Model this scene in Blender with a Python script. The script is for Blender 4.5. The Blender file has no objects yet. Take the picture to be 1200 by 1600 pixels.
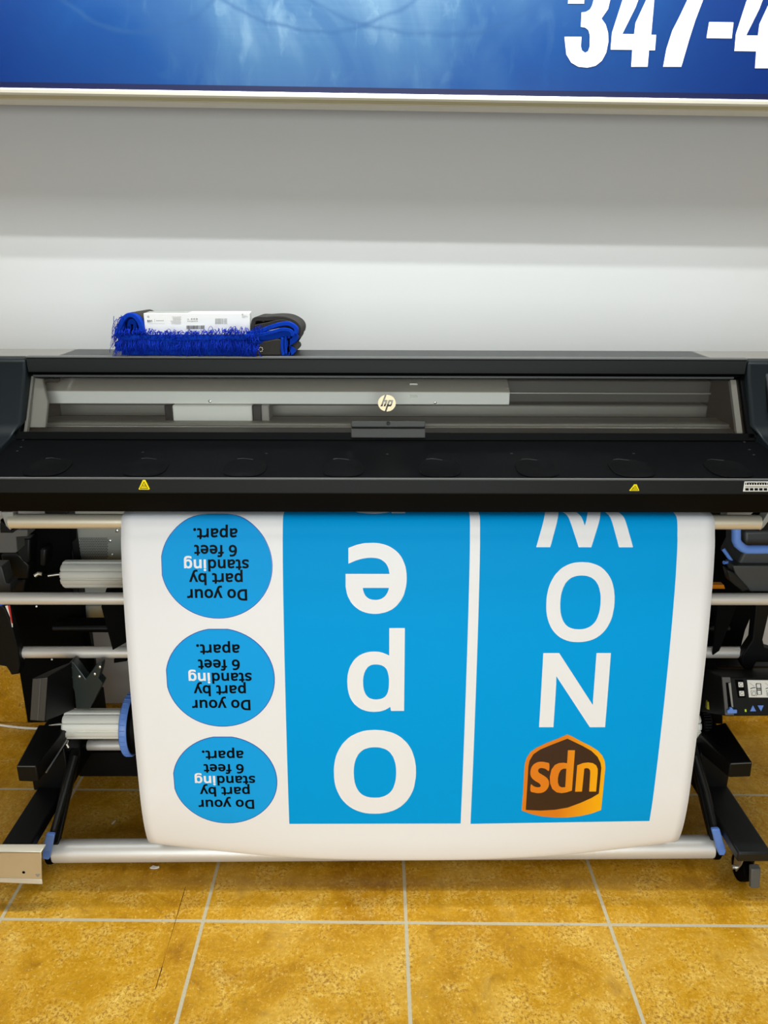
import bpy, bmesh, math, random
from mathutils import Vector, Matrix, Euler

# ------------------------------------------------------------------ scene
S = bpy.context.scene
COL = S.collection
rng = random.Random(7)

# camera -----------------------------------------------------------------
H, F = 1.57, 1202.0
PITCH, YAW, ROLL = math.radians(18.2), math.radians(0.5), math.radians(0.25)
cf = Vector((math.sin(YAW)*math.cos(PITCH), math.cos(YAW)*math.cos(PITCH), -math.sin(PITCH)))
r0 = Vector((math.cos(YAW), -math.sin(YAW), 0))
u0 = r0.cross(cf)
cr = (r0*math.cos(ROLL) + u0*math.sin(ROLL)).normalized()
cu = cr.cross(cf).normalized()
CAM = Vector((0, 0, H))
cam = bpy.data.cameras.new('camera')
cam.sensor_fit = 'HORIZONTAL'
cam.sensor_width = 36.0
cam.lens = F/1200*36.0
cam.clip_start = 0.05
camo = bpy.data.objects.new('camera', cam)
COL.objects.link(camo)
m = Matrix((cr, cu, -cf)).transposed().to_4x4()
m.translation = CAM
camo.matrix_world = m
S.camera = camo

# view / world ------------------------------------------------------------
S.view_settings.view_transform = 'Standard'
S.view_settings.look = 'None'
S.view_settings.gamma = 1.0
S.view_settings.use_curve_mapping = False
S.view_settings.exposure = 0.09
w = bpy.data.worlds.new('world')
S.world = w
w.use_nodes = True
w.node_tree.nodes['Background'].inputs[0].default_value = (1, 0.98, 0.95, 1)
w.node_tree.nodes['Background'].inputs[1].default_value = 0.15

WALL_Y = 2.39
CEIL = 3.06

# lights (twin fluorescent tubes, added panels, added front fill) -----------------------
def area_light(x, y, z, length, power, color=(0.88, 0.94, 0.95), width=0.02):
    l = bpy.data.lights.new('area_light', 'AREA')
    l.shape = 'RECTANGLE'
    l.size, l.size_y = length, width
    l.energy = power
    l.color = color
    o = bpy.data.objects.new('area_light', l)
    o.location = (x, y, z)
    COL.objects.link(o)
    return o
FIX = [(0.0, 1.63, 72), (-1.3, 1.40, 17), (1.3, 1.40, 17)]
for fx, fy, pw in FIX:
    if fx == 0:                     # twin tube fitting above the printer
        for dy in (-0.045, 0.045):
            area_light(fx, fy+dy, CEIL-0.085, 2.3, pw/2)
    else:                           # unseen panels, added to soften the shade gradient on the wall
        area_light(fx, fy, CEIL-0.03, 1.15, pw, width=0.36)
# fill light behind an added window, brightens the vinyl from the front
front_fill = area_light(0.0, -2.0, 1.25, 2.6, 112, color=(0.88, 0.94, 0.97), width=2.0)
front_fill.name = front_fill.data.name = 'added_fill'
front_fill.rotation_euler = (math.radians(90), 0, 0)
# ------------------------------------------------------------------ helpers
def ray(px, py):
    return cf + cr*((px-600)/F) - cu*((py-800)/F)
def at(px, py, Y):
    d = ray(px, py)
    return CAM + d*(Y/d.y)
def at_z(px, py, Z):
    d = ray(px, py)
    return CAM + d*((Z-H)/d.z)

def srgb(r, g, b):
    def c(v):
        v /= 255.0
        return v/12.92 if v <= 0.04045 else ((v+0.055)/1.055)**2.4
    return (c(r), c(g), c(b), 1)

MATS = {}
def mat(name, col, rough=0.5, metal=0.0, spec=0.5, noise=0.0, nscale=30.0, bump=0.0, bscale=200.0, coat=0.0, stretch=None):
    mt = bpy.data.materials.new(name)
    mt.use_nodes = True
    nt = mt.node_tree
    b = nt.nodes['Principled BSDF']
    c = srgb(*col) if max(col) > 1 else (*col, 1)
    b.inputs['Base Color'].default_value = c
    b.inputs['Roughness'].default_value = rough
    b.inputs['Metallic'].default_value = metal
    b.inputs['Specular IOR Level'].default_value = spec
    b.inputs['Coat Weight'].default_value = coat
    tc = nt.nodes.new('ShaderNodeTexCoord')
    src = tc.outputs['Object']
    if stretch:
        mp = nt.nodes.new('ShaderNodeMapping')
        mp.inputs['Scale'].default_value = stretch
        nt.links.new(src, mp.inputs[0])
        src = mp.outputs[0]
    if noise:
        n = nt.nodes.new('ShaderNodeTexNoise')
        n.inputs['Scale'].default_value = nscale
        n.inputs['Detail'].default_value = 4
        nt.links.new(src, n.inputs['Vector'])
        mx = nt.nodes.new('ShaderNodeMix')
        mx.data_type = 'RGBA'
        mx.inputs['A'].default_value = tuple(max(0, v*(1-noise)) for v in c[:3])+(1,)
        mx.inputs['B'].default_value = tuple(min(1, v*(1+noise)) for v in c[:3])+(1,)
        nt.links.new(n.outputs['Fac'], mx.inputs['Factor'])
        nt.links.new(mx.outputs['Result'], b.inputs['Base Color'])
    if bump:
        n = nt.nodes.new('ShaderNodeTexNoise')
        n.inputs['Scale'].default_value = bscale
        n.inputs['Detail'].default_value = 3
        nt.links.new(src, n.inputs['Vector'])
        bp = nt.nodes.new('ShaderNodeBump')
        bp.inputs['Strength'].default_value = bump
        bp.inputs['Distance'].default_value = 0.002
        nt.links.new(n.outputs['Fac'], bp.inputs['Height'])
        nt.links.new(bp.outputs[0], b.inputs['Normal'])
    MATS[name] = mt
    return mt

class MB:
    """Collects shapes and links them as ONE mesh object."""
    def __init__(self):
        self.v, self.f = [], []
    def add(self, vs, fs):
        o = len(self.v)
        self.v += [Vector(p) for p in vs]
        self.f += [tuple(i+o for i in f) for f in fs]
        return self
    def box(self, x0, x1, y0, y1, z0, z1):
        vs = [(x, y, z) for x in (x0, x1) for y in (y0, y1) for z in (z0, z1)]
        return self.add(vs, [(0,1,3,2),(4,6,7,5),(0,4,5,1),(2,3,7,6),(0,2,6,4),(1,5,7,3)])
    def hexa(self, a, b):
        """two quads (front a, back b), corners in the same order"""
        return self.loft([a, b])
    def loft(self, rings, closed=True, caps=True):
        n = len(rings[0]); vs = []; fs = []
        for r in rings: vs += list(r)
        for k in range(len(rings)-1):
            for i in range(n if closed else n-1):
                j = (i+1) % n
                fs.append((k*n+i, k*n+j, (k+1)*n+j, (k+1)*n+i))
        if caps and closed:
            fs.append(tuple(range(n-1, -1, -1)))
            fs.append(tuple((len(rings)-1)*n+i for i in range(n)))
        return self.add(vs, fs)
    def prism(self, pts, vec):
        vec = Vector(vec)
        pts = [Vector(p) for p in pts]
        return self.loft([pts, [p+vec for p in pts]])
    def prism_px(self, pts, Y, depth):
        return self.prism([at(x, y, Y) for x, y in pts], (0, depth, 0))
    def profx(self, prof, x0, x1):
        """closed (Y,Z) profile extruded along X"""
        return self.loft([[(x0, y, z) for y, z in prof], [(x1, y, z) for y, z in prof]])
    def cyl(self, p0, p1, r, seg=24, r1=None, caps=True):
        p0, p1 = Vector(p0), Vector(p1)
        d = (p1-p0).normalized()
        a = d.orthogonal().normalized(); b = d.cross(a)
        r1 = r if r1 is None else r1
        def ring(p, q): return [p+(a*math.cos(t)+b*math.sin(t))*q for t in [2*math.pi*i/seg for i in range(seg)]]
        return self.loft([ring(p0, r), ring(p1, r1)], caps=caps)
    def lathe(self, c, axis, prof, seg=32):
        """prof: list of (distance along axis, radius)"""
        c = Vector(c); d = Vector(axis).normalized()
        a = d.orthogonal().normalized(); b = d.cross(a)
        rings = [[c+d*h+(a*math.cos(2*math.pi*i/seg)+b*math.sin(2*math.pi*i/seg))*r for i in range(seg)] for h, r in prof]
        return self.loft(rings)
    def tube(self, path, r, seg=8, r1=None):
        path = [Vector(p) for p in path]
        rings = []; n = len(path); prev = None
        for i, p in enumerate(path):
            t = (path[min(i+1, n-1)]-path[max(i-1, 0)])
            t = t.normalized() if t.length > 1e-9 else Vector((1, 0, 0))
            if prev is None: a = t.orthogonal().normalized()
            else:
                a = prev - t*prev.dot(t)
                a = a.normalized() if a.length > 1e-6 else t.orthogonal().normalized()
            prev = a; b = t.cross(a)
            q = r if r1 is None else r+(r1-r)*i/(n-1)
            rings.append([p+(a*math.cos(2*math.pi*k/seg)+b*math.sin(2*math.pi*k/seg))*q for k in range(seg)])
        return self.loft(rings)
    def build(self, name, material, parent=None, origin=None, bevel=0.0, segs=2, smooth=35):
        root = parent
        o_ = Vector((0, 0, 0))
        if parent is not None:
            p = parent
            while p is not None:
                o_ += p.location; p = p.parent
        elif origin is not None:
            o_ = Vector(origin)
        me = bpy.data.meshes.new(name)
        me.from_pydata([tuple(p-o_) for p in self.v], [], self.f)
        bm = bmesh.new(); bm.from_mesh(me)
        bmesh.ops.recalc_face_normals(bm, faces=bm.faces)
        bm.to_mesh(me); bm.free()
        me.materials.append(MATS[material] if isinstance(material, str) else material)
        if smooth:
            me.shade_smooth()
            me.set_sharp_from_angle(angle=math.radians(smooth))
        o = bpy.data.objects.new(name, me)
        COL.objects.link(o)
        if parent is not None: o.parent = parent
        elif origin is not None: o.location = o_
        if bevel:
            md = o.modifiers.new('bevel', 'BEVEL')
            md.width = bevel; md.segments = segs; md.limit_method = 'ANGLE'; md.angle_limit = math.radians(40)
            md.harden_normals = False
        return o

def tag(o, label=None, cat=None, group=None, kind=None):
    if label: o['label'] = label
    if cat: o['category'] = cat
    if group: o['group'] = group
    if kind: o['kind'] = kind
    return o
def empty(name, loc):
    o = bpy.data.objects.new(name, None)
    o.empty_display_size = 0.1
    COL.objects.link(o); o.location = loc
    return o

# ------------------------------------------------------------------ materials
mat('wall_paint', (0.495, 0.488, 0.474), 0.75, bump=0.06, bscale=120, noise=0.015, nscale=2)
mat('side_paint', (0.46, 0.48, 0.5), 0.75, bump=0.06, bscale=120)
mat('ceiling_paint', (0.8, 0.79, 0.77), 0.8, bump=0.05)
mat('cap_grey', (14, 19, 21), 0.45, spec=0.15, bump=0.05, bscale=900)
mat('top_grey', (40, 42, 40), 0.45, spec=0.35, bump=0.05, bscale=900)
mat('top_light', (108, 104, 97), 0.4, bump=0.05, bscale=900)
mat('deck_black', (0.0006, 0.0007, 0.0009), 0.5, spec=0.05, bump=0.04, bscale=900)
mat('vent_black', (0.0004, 0.0004, 0.0005), 0.6, spec=0.05)
mat('fascia', (22, 24, 23), 0.5, spec=0.15, bump=0.04, bscale=900)
mat('under_black', (5, 5, 4), 0.6, spec=0.08)
mat('black', (5, 6, 6), 0.5, spec=0.2, bump=0.04, bscale=600)
mat('black_matte', (3, 3, 3), 0.9, spec=0.1)
mat('black_metal', (18, 20, 19), 0.45, spec=0.3, bump=0.03, bscale=500)
mat('plastic_grey', (84, 84, 82), 0.5, bump=0.05, bscale=700)
mat('arm_grey', (58, 60, 60), 0.5, stretch=(1, 1, 0.1), noise=0.15, nscale=150)
mat('bracket_green', (30, 41, 41), 0.42)
mat('steel', (0.74, 0.71, 0.66), 0.42, metal=0.45, stretch=(1, 20, 20), noise=0.05, nscale=40)
mat('roller_steel', (0.72, 0.66, 0.52), 0.38, metal=0.5, stretch=(1, 20, 20), noise=0.06, nscale=40)
mat('bar_steel', (0.82, 0.80, 0.76), 0.42, metal=0.45, stretch=(1, 20, 20), noise=0.03, nscale=40)
mat('spindle_alu', (0.86, 0.86, 0.79), 0.45, metal=0.15, noise=0.04, nscale=20, stretch=(1, 20, 20))
mat('plate_metal', (0.62, 0.56, 0.44), 0.4, metal=0.6, noise=0.1, nscale=12)
mat('grey_metal', (0.36, 0.37, 0.33), 0.42, metal=0.5, noise=0.08, nscale=12)
mat('zinc', (0.65, 0.65, 0.62), 0.3, metal=0.9)
mat('periwinkle', (98, 140, 220), 0.4)
mat('blue_tip', (20, 70, 200), 0.35)
mat('beam_white', (0.86, 0.88, 0.83), 0.5)
mat('beam_tan', (0.66, 0.62, 0.53), 0.5)
mat('platen', (0.24, 0.24, 0.21), 0.45, metal=0.4, noise=0.1, nscale=8)
mat('rail', (0.5, 0.49, 0.43), 0.35, metal=0.6)
mat('inner_dark', (0.045, 0.045, 0.04), 0.6)
mat('inner_side', (0.3, 0.29, 0.26), 0.5)
mat('badge', (0.50, 0.42, 0.27), 0.35, metal=0.3)
mat('handle_grey', (44, 44, 42), 0.5, spec=0.2)
mat('vinyl', (0.87, 0.88, 0.90), 0.38, spec=0.4)
mat('ink_blue', (0.0, 0.345, 0.80), 0.5, spec=0.05)
mat('ink_sky', (0.010, 0.37, 0.86), 0.5, spec=0.05)
mat('ink_line', (40, 90, 185), 0.33)
mat('ink_black', (6, 8, 14), 0.45, spec=0.06)
mat('ink_white', (0.87, 0.88, 0.90), 0.38, spec=0.4)
mat('ink_brown', (50, 24, 14), 0.35)
mat('yellow', (248, 226, 0), 0.5, spec=0.2)
mat('yellow_dull', (130, 125, 20), 0.5)
mat('orange', (245, 150, 20), 0.4)
mat('label_black', (8, 8, 8), 0.5, spec=0.1)
mat('label_white', (225, 225, 218), 0.4)
mat('label_grey', (140, 140, 134), 0.45)
mat('card_white', (0.66, 0.65, 0.61), 0.6)
mat('card_top', (0.50, 0.49, 0.44), 0.5)
mat('cloth_dark', (30, 25, 18), 0.9, bump=0.4, bscale=500, noise=0.3, nscale=60)
mat('cloth_blue', (2, 48, 150), 0.85, spec=0.1, bump=0.4, bscale=600, noise=0.2, nscale=80)
mat('fringe', (0, 34, 140), 0.7, spec=0.08, noise=0.5, nscale=60)
mat('trim_alu', (0.74, 0.70, 0.58), 0.35, metal=0.2)
mat('trim_gold', (0.42, 0.36, 0.20), 0.35, metal=0.6)
mat('sign_edge', (2, 14, 56), 0.35)
mat('sign_white', (0.84, 0.82, 0.82), 0.4)
mat('red', (190, 20, 20), 0.5)
mat('cable_white', (225, 220, 205), 0.5)
mat('green_led', (190, 230, 60), 0.3)
mat('wood_base', (140, 104, 44), 0.6, noise=0.2, nscale=10)
mat('paper_scrap', (232, 230, 222), 0.7)
mat('fixture_white', (0.85, 0.85, 0.83), 0.4)

def glass_mat():
    mt = bpy.data.materials.new('window_glass'); mt.use_nodes = True
    nt = mt.node_tree; nt.nodes.clear()
    out = nt.nodes.new('ShaderNodeOutputMaterial')
    tr = nt.nodes.new('ShaderNodeBsdfTransparent'); tr.inputs[0].default_value = (0.99, 0.99, 0.98, 1)
    gl = nt.nodes.new('ShaderNodeBsdfGlossy'); gl.inputs['Roughness'].default_value = 0.03
    fr = nt.nodes.new('ShaderNodeFresnel'); fr.inputs[0].default_value = 1.45
    mx = nt.nodes.new('ShaderNodeMixShader')
    nt.links.new(fr.outputs[0], mx.inputs[0]); nt.links.new(tr.outputs[0], mx.inputs[1]); nt.links.new(gl.outputs[0], mx.inputs[2])
    nt.links.new(mx.outputs[0], out.inputs[0])
    MATS['glass'] = mt
glass_mat()

def N(nt, typ, **kw):
    n = nt.nodes.new(typ)
    for k, v in kw.items(): setattr(n, k, v)
    return n
def math_n(nt, op, a, b=None, c=None):
    n = nt.nodes.new('ShaderNodeMath'); n.operation = op
    for i, v in enumerate((a, b, c)):
        if v is None: continue
        if isinstance(v, (int, float)): n.inputs[i].default_value = v
        else: nt.links.new(v, n.inputs[i])
    return n.outputs[0]
def ramp(nt, fac, stops):
    r = nt.nodes.new('ShaderNodeValToRGB')
    while len(r.color_ramp.elements) < len(stops): r.color_ramp.elements.new(0.5)
    for e, (p, c) in zip(r.color_ramp.elements, stops):
        e.position = p; e.color = c
    nt.links.new(fac, r.inputs[0])
    return r.outputs[0]
def mixc(nt, fac, a, b, blend='MIX'):
    n = nt.nodes.new('ShaderNodeMix'); n.data_type = 'RGBA'; n.blend_type = blend
    for k, v in (('Factor', fac), ('A', a), ('B', b)):
        if isinstance(v, (int, float)): n.inputs[k].default_value = v
        elif isinstance(v, tuple): n.inputs[k].default_value = v
        else: nt.links.new(v, n.inputs[k])
    return n.outputs['Result']
def noise(nt, vec, scale, detail=5, rough=0.6, dist=0.0):
    n = nt.nodes.new('ShaderNodeTexNoise')
    n.inputs['Scale'].default_value = scale; n.inputs['Detail'].default_value = detail
    n.inputs['Roughness'].default_value = rough; n.inputs['Distortion'].default_value = dist
    nt.links.new(vec, n.inputs['Vector'])
    return n.outputs['Fac']

# floor tiles -----------------------------------------------------------------
G1 = at_z(634.5, 1442, 0.0)          # a grout crossing
G0 = at_z(317.5, 1439, 0.0)
TILE = (G1-G0).x
ROW = 0.494
def tile_mat(name, tiles=True):
    mt = bpy.data.materials.new(name); mt.use_nodes = True
    nt = mt.node_tree; b = nt.nodes['Principled BSDF']
    tc = nt.nodes.new('ShaderNodeTexCoord'); P = tc.outputs['Object']
    sep = nt.nodes.new('ShaderNodeSeparateXYZ'); nt.links.new(P, sep.inputs[0])
    big = noise(nt, P, 3.4, 7, 0.66, 0.5)
    mid = noise(nt, P, 10, 9, 0.78, 0.5)
    fine = noise(nt, P, 120, 6, 0.8, 0.3)
    c1 = ramp(nt, big, [(0.34, srgb(150, 98, 2)), (0.50, srgb(188, 139, 30)), (0.66, srgb(214, 176, 88))])
    c2 = ramp(nt, mid, [(0.34, srgb(122, 76, 2)), (0.50, srgb(184, 134, 26)), (0.66, srgb(220, 186, 98))])
    c = mixc(nt, 0.5, c1, c2)
    # crackle speckles gathered in patches
    spk = math_n(nt, 'MULTIPLY', math_n(nt, 'SMOOTH_MIN', math_n(nt, 'MULTIPLY', math_n(nt, 'SUBTRACT', 0.50, fine), 8.0), 1.0, 0.1),
                 math_n(nt, 'MULTIPLY', math_n(nt, 'SUBTRACT', mid, 0.44), 9.0))
    spk = math_n(nt, 'MINIMUM', math_n(nt, 'MAXIMUM', spk, 0.0), 0.68)
    c = mixc(nt, spk, c, srgb(120, 72, 14))
    pale_flecks = math_n(nt, 'MULTIPLY', math_n(nt, 'MAXIMUM', math_n(nt, 'SUBTRACT', fine, 0.57), 0.0), 6.0)  # pale flecks of the tile's own mottling
    c = mixc(nt, math_n(nt, 'MINIMUM', pale_flecks, 0.5), c, srgb(236, 205, 130))
    hgt = None
    if tiles:
        def dist(val, off, step):
            t = math_n(nt, 'DIVIDE', math_n(nt, 'SUBTRACT', val, off), step)
            fr = math_n(nt, 'FRACT', math_n(nt, 'ADD', t, 100.5))
            return math_n(nt, 'MULTIPLY', math_n(nt, 'ABSOLUTE', math_n(nt, 'SUBTRACT', fr, 0.5)), step)
        skew = math_n(nt, 'ADD', sep.outputs['Y'], math_n(nt, 'MULTIPLY', math_n(nt, 'SUBTRACT', sep.outputs['X'], G1.x), 0.0146))
        dx, dy = dist(sep.outputs['X'], G1.x, TILE), dist(skew, G1.y, ROW)
        wob = math_n(nt, 'MULTIPLY', math_n(nt, 'SUBTRACT', mid, 0.5), 0.0015)
        d = math_n(nt, 'ADD', math_n(nt, 'MINIMUM', dx, dy), wob)
        g = math_n(nt, 'SUBTRACT', 1.0, math_n(nt, 'SMOOTHSTEP' if False else 'MINIMUM', math_n(nt, 'MAXIMUM', math_n(nt, 'MULTIPLY', math_n(nt, 'SUBTRACT', d, 0.0036), 700.0), 0.0), 1.0))
        gc = mixc(nt, fine, srgb(160, 146, 116), srgb(190, 178, 150))
        dirt = math_n(nt, 'MINIMUM', math_n(nt, 'MAXIMUM', math_n(nt, 'MULTIPLY', math_n(nt, 'SUBTRACT', mid, 0.60), 9.0), 0.0), 0.7)
        gc = mixc(nt, dirt, gc, srgb(92, 74, 44))
        c = mixc(nt, g, c, gc)
        # hairline crack across one tile
        a, e = at_z(290, 1385, 0), at_z(243, 1545, 0)
        L = (e-a).length; ux, uy = (e.x-a.x)/L, (e.y-a.y)/L
        qx = math_n(nt, 'SUBTRACT', sep.outputs['X'], a.x); qy = math_n(nt, 'SUBTRACT', sep.outputs['Y'], a.y)
        along = math_n(nt, 'ADD', math_n(nt, 'MULTIPLY', qx, ux), math_n(nt, 'MULTIPLY', qy, uy))
        off = math_n(nt, 'ABSOLUTE', math_n(nt, 'ADD', math_n(nt, 'SUBTRACT', math_n(nt, 'MULTIPLY', qx, uy), math_n(nt, 'MULTIPLY', qy, ux)), math_n(nt, 'MULTIPLY', math_n(nt, 'SUBTRACT', mid, 0.5), 0.004)))
        inside = math_n(nt, 'MULTIPLY', math_n(nt, 'GREATER_THAN', along, 0.0), math_n(nt, 'LESS_THAN', along, L))
        wdt = math_n(nt, 'MULTIPLY', math_n(nt, 'SUBTRACT', mid, 0.38), 0.006)
        crk = math_n(nt, 'MULTIPLY', math_n(nt, 'LESS_THAN', off, wdt), inside)
        c = mixc(nt, crk, c, srgb(70, 38, 8))
        hgt = math_n(nt, 'ADD', math_n(nt, 'MULTIPLY', g, -1.0), math_n(nt, 'MULTIPLY', fine, 0.12))
    nt.links.new(c, b.inputs['Base Color'])
    rg = ramp(nt, mid, [(0.3, (0.22,)*3+(1,)), (0.7, (0.36,)*3+(1,))])
    nt.links.new(rg, b.inputs['Roughness'])
    b.inputs['Specular IOR Level'].default_value = 0.16
    bp = nt.nodes.new('ShaderNodeBump'); bp.inputs['Strength'].default_value = 0.35; bp.inputs['Distance'].default_value = 0.002
    if hgt is None: hgt = fine
    nt.links.new(hgt, bp.inputs['Height']); nt.links.new(bp.outputs[0], b.inputs['Normal'])
    MATS[name] = mt
tile_mat('floor_tile')
tile_mat('ochre_board', tiles=False)

# sign print: deep blue, smears and arcs, with a pale reflected haze painted in
def sign_mat():
    mt = bpy.data.materials.new('sign_print'); mt.use_nodes = True
    nt = mt.node_tree; b = nt.nodes['Principled BSDF']
    tc = nt.nodes.new('ShaderNodeTexCoord'); P = tc.outputs['Object']
    sep = nt.nodes.new('ShaderNodeSeparateXYZ'); nt.links.new(P, sep.inputs[0])
    X, Z = sep.outputs['X'], sep.outputs['Z']
    mp = nt.nodes.new('ShaderNodeMapping'); mp.inputs['Scale'].default_value = (1.0, 1.0, 0.7); nt.links.new(P, mp.inputs[0])
    n1 = noise(nt, mp.outputs[0], 2.4, 5, 0.55, 0.8)
    mp2 = nt.nodes.new('ShaderNodeMapping'); mp2.inputs['Scale'].default_value = (7.0, 1.0, 3.2); nt.links.new(P, mp2.inputs[0])
    n2 = noise(nt, mp2.outputs[0], 3.0, 5, 0.55, 0.6)
    mp3 = nt.nodes.new('ShaderNodeMapping'); mp3.inputs['Scale'].default_value = (1.0, 1.0, 60.0); nt.links.new(P, mp3.inputs[0])
    n3 = noise(nt, mp3.outputs[0], 3.0, 3)
    # pale reflected haze put into the colour, a little left of the middle
    dx = math_n(nt, 'MULTIPLY', math_n(nt, 'SUBTRACT', X, -0.10), 1.15)
    dz = math_n(nt, 'MULTIPLY', math_n(nt, 'SUBTRACT', Z, 0.36), 1.7)
    r2 = math_n(nt, 'ADD', math_n(nt, 'MULTIPLY', dx, dx), math_n(nt, 'MULTIPLY', dz, dz))
    haze = math_n(nt, 'POWER', 2.718, math_n(nt, 'MULTIPLY', r2, -2.1))
    f = math_n(nt, 'MULTIPLY', haze, math_n(nt, 'ADD', -0.05, math_n(nt, 'MULTIPLY', n1, 1.75)))
    f = math_n(nt, 'ADD', f, math_n(nt, 'MULTIPLY', math_n(nt, 'MULTIPLY', math_n(nt, 'SUBTRACT', n3, 0.5), 0.08), haze))
    sm = math_n(nt, 'MULTIPLY', math_n(nt, 'MAXIMUM', math_n(nt, 'SUBTRACT', n2, 0.56), 0.0), 1.3)
    f = math_n(nt, 'ADD', f, math_n(nt, 'MULTIPLY', sm, haze))
    c = ramp(nt, f, [(0.0, srgb(0, 31, 92)), (0.25, srgb(10, 58, 112)), (0.55, srgb(54, 90, 126)), (0.9, srgb(108, 136, 156))])
    # faint drawn arcs
    for (ax, az, rr) in ((-0.62, 0.36, 0.27), (0.10, 0.52, 0.47), (-0.18, 0.47, 0.40)):
        ex = math_n(nt, 'SUBTRACT', X, ax); ez = math_n(nt, 'SUBTRACT', Z, az)
        rad = math_n(nt, 'SQRT', math_n(nt, 'ADD', math_n(nt, 'MULTIPLY', ex, ex), math_n(nt, 'MULTIPLY', math_n(nt, 'MULTIPLY', ez, ez), 1.6)))
        rad = math_n(nt, 'ADD', rad, math_n(nt, 'MULTIPLY', math_n(nt, 'SUBTRACT', n1, 0.5), 0.10))
        ln = math_n(nt, 'SUBTRACT', 1.0, math_n(nt, 'MINIMUM', math_n(nt, 'MULTIPLY', math_n(nt, 'ABSOLUTE', math_n(nt, 'SUBTRACT', rad, rr)), 90.0), 1.0))
        c = mixc(nt, math_n(nt, 'MULTIPLY', math_n(nt, 'MULTIPLY', ln, n2), 0.9), c, srgb(34, 70, 112))
    nt.links.new(c, b.inputs['Base Color'])
    b.inputs['Roughness'].default_value = 0.3
    b.inputs['Specular IOR Level'].default_value = 0.4
    MATS['sign_print'] = mt
sign_mat()

# gold to yellow for the shield emblem
def gold_mat():
    mt = bpy.data.materials.new('ink_gold'); mt.use_nodes = True
    nt = mt.node_tree; b = nt.nodes['Principled BSDF']
    tc = nt.nodes.new('ShaderNodeTexCoord')
    sep = nt.nodes.new('ShaderNodeSeparateXYZ'); nt.links.new(tc.outputs['Object'], sep.inputs[0])
    x0, x1 = at(815, 1210, 1.6).x, at(945, 1210, 1.6).x
    f = math_n(nt, 'DIVIDE', math_n(nt, 'SUBTRACT', sep.outputs['X'], x0), x1-x0)
    c = ramp(nt, f, [(0.0, srgb(228, 128, 20)), (0.45, srgb(252, 176, 6)), (1.0, srgb(255, 216, 0))])
    nt.links.new(c, b.inputs['Base Color']); b.inputs['Roughness'].default_value = 0.33
    MATS['ink_gold'] = mt
gold_mat()

# ------------------------------------------------------------------ the room
RX, RY0 = 3.2, -1.9
def struct(name, mb, material):
    return tag(mb.build(name, material), kind='structure')
struct('floor', MB().box(-RX-.1, RX+.1, RY0-.1, WALL_Y+.1, -0.1, 0), 'floor_tile')
struct('ceiling', MB().box(-RX-.1, RX+.1, RY0-.1, WALL_Y+.1, CEIL, CEIL+.1), 'ceiling_paint')
struct('wall_back', MB().box(-RX-.1, RX+.1, WALL_Y, WALL_Y+.1, 0, CEIL), 'wall_paint')
wfm = MB()
for b_ in ((-RX-.1, -1.35, 0, CEIL), (1.35, RX+.1, 0, CEIL), (-1.35, 1.35, 0, .2), (-1.35, 1.35, 2.3, CEIL)):
    wfm.box(b_[0], b_[1], RY0-.1, RY0, b_[2], b_[3])
struct('wall_front', wfm, 'side_paint')
wn = MB()  # unseen window, added for the fill light on the vinyl
for b_ in ((-1.35, -1.30, .2, 2.3), (1.30, 1.35, .2, 2.3), (-1.30, 1.30, .2, .25), (-1.30, 1.30, 2.25, 2.3), (-.025, .025, .25, 2.25)):
    wn.box(b_[0], b_[1], RY0-.07, RY0-.02, b_[2], b_[3])
win = struct('added_window', wn, 'black_metal')
for x0, x1 in ((-1.30, -.025), (.025, 1.30)):
    MB().box(x0, x1, RY0-.05, RY0-.044, .25, 2.25).build('added_pane', 'glass', win)
struct('wall_left', MB().box(-RX-.1, -RX, RY0, WALL_Y, 0, CEIL), 'side_paint')
struct('wall_right', MB().box(RX, RX+.1, RY0, WALL_Y, 0, CEIL), 'side_paint')
struct('baseboard_back', MB().box(-RX, RX, WALL_Y-.012, WALL_Y, 0, 0.068), 'ochre_board')
# ------------------------------------------------------------------ the printer
C0 = 0.017
P = empty('large_format_printer', (C0, 1.9, 0))
tag(P, 'wide black and grey large format printer with a long window, standing on the tiled floor', 'printer')

# --- main body
MB().box(C0-1.12, C0+1.12, 1.97, 2.24, 1.0, 1.145).build('chassis', 'black', P, bevel=.004)
prof = [(1.945, 1.303), (1.945, 1.334), (2.10, 1.3375), (2.17, 1.325), (2.24, 1.27), (2.24, 1.14), (2.225, 1.14), (2.225, 1.262), (2.16, 1.312), (2.09, 1.322), (1.96, 1.303)]
MB().profx(prof, -.806, .845).build('top_cover', 'top_grey', P, bevel=.0015)
for x0, x1 in ((-1.14, -.8085), (.8475, 1.175)):
    MB().profx(prof, x0, x1).build('top_end_panel', 'top_light', P, bevel=.0015)
lip = [(1.928, 1.300), (1.927, 1.330), (1.930, 1.336), (1.936, 1.338), (1.946, 1.338), (1.946, 1.300)]
tl = MB().profx(lip, -.868, .918).build('top_lip', 'fascia', P, bevel=.001)
MB().profx([(1.930, 1.3355), (1.9275, 1.3355), (1.9275, 1.3385), (1.944, 1.3395), (1.944, 1.3375)], -.868, .918).build('lip_edge', 'plastic_grey', tl)
MB().profx([(1.940, 1.286), (1.936, 1.288), (1.936, 1.292), (1.945, 1.292)], -.86, .895).build('lip_strip', 'arm_grey', tl)

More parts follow.
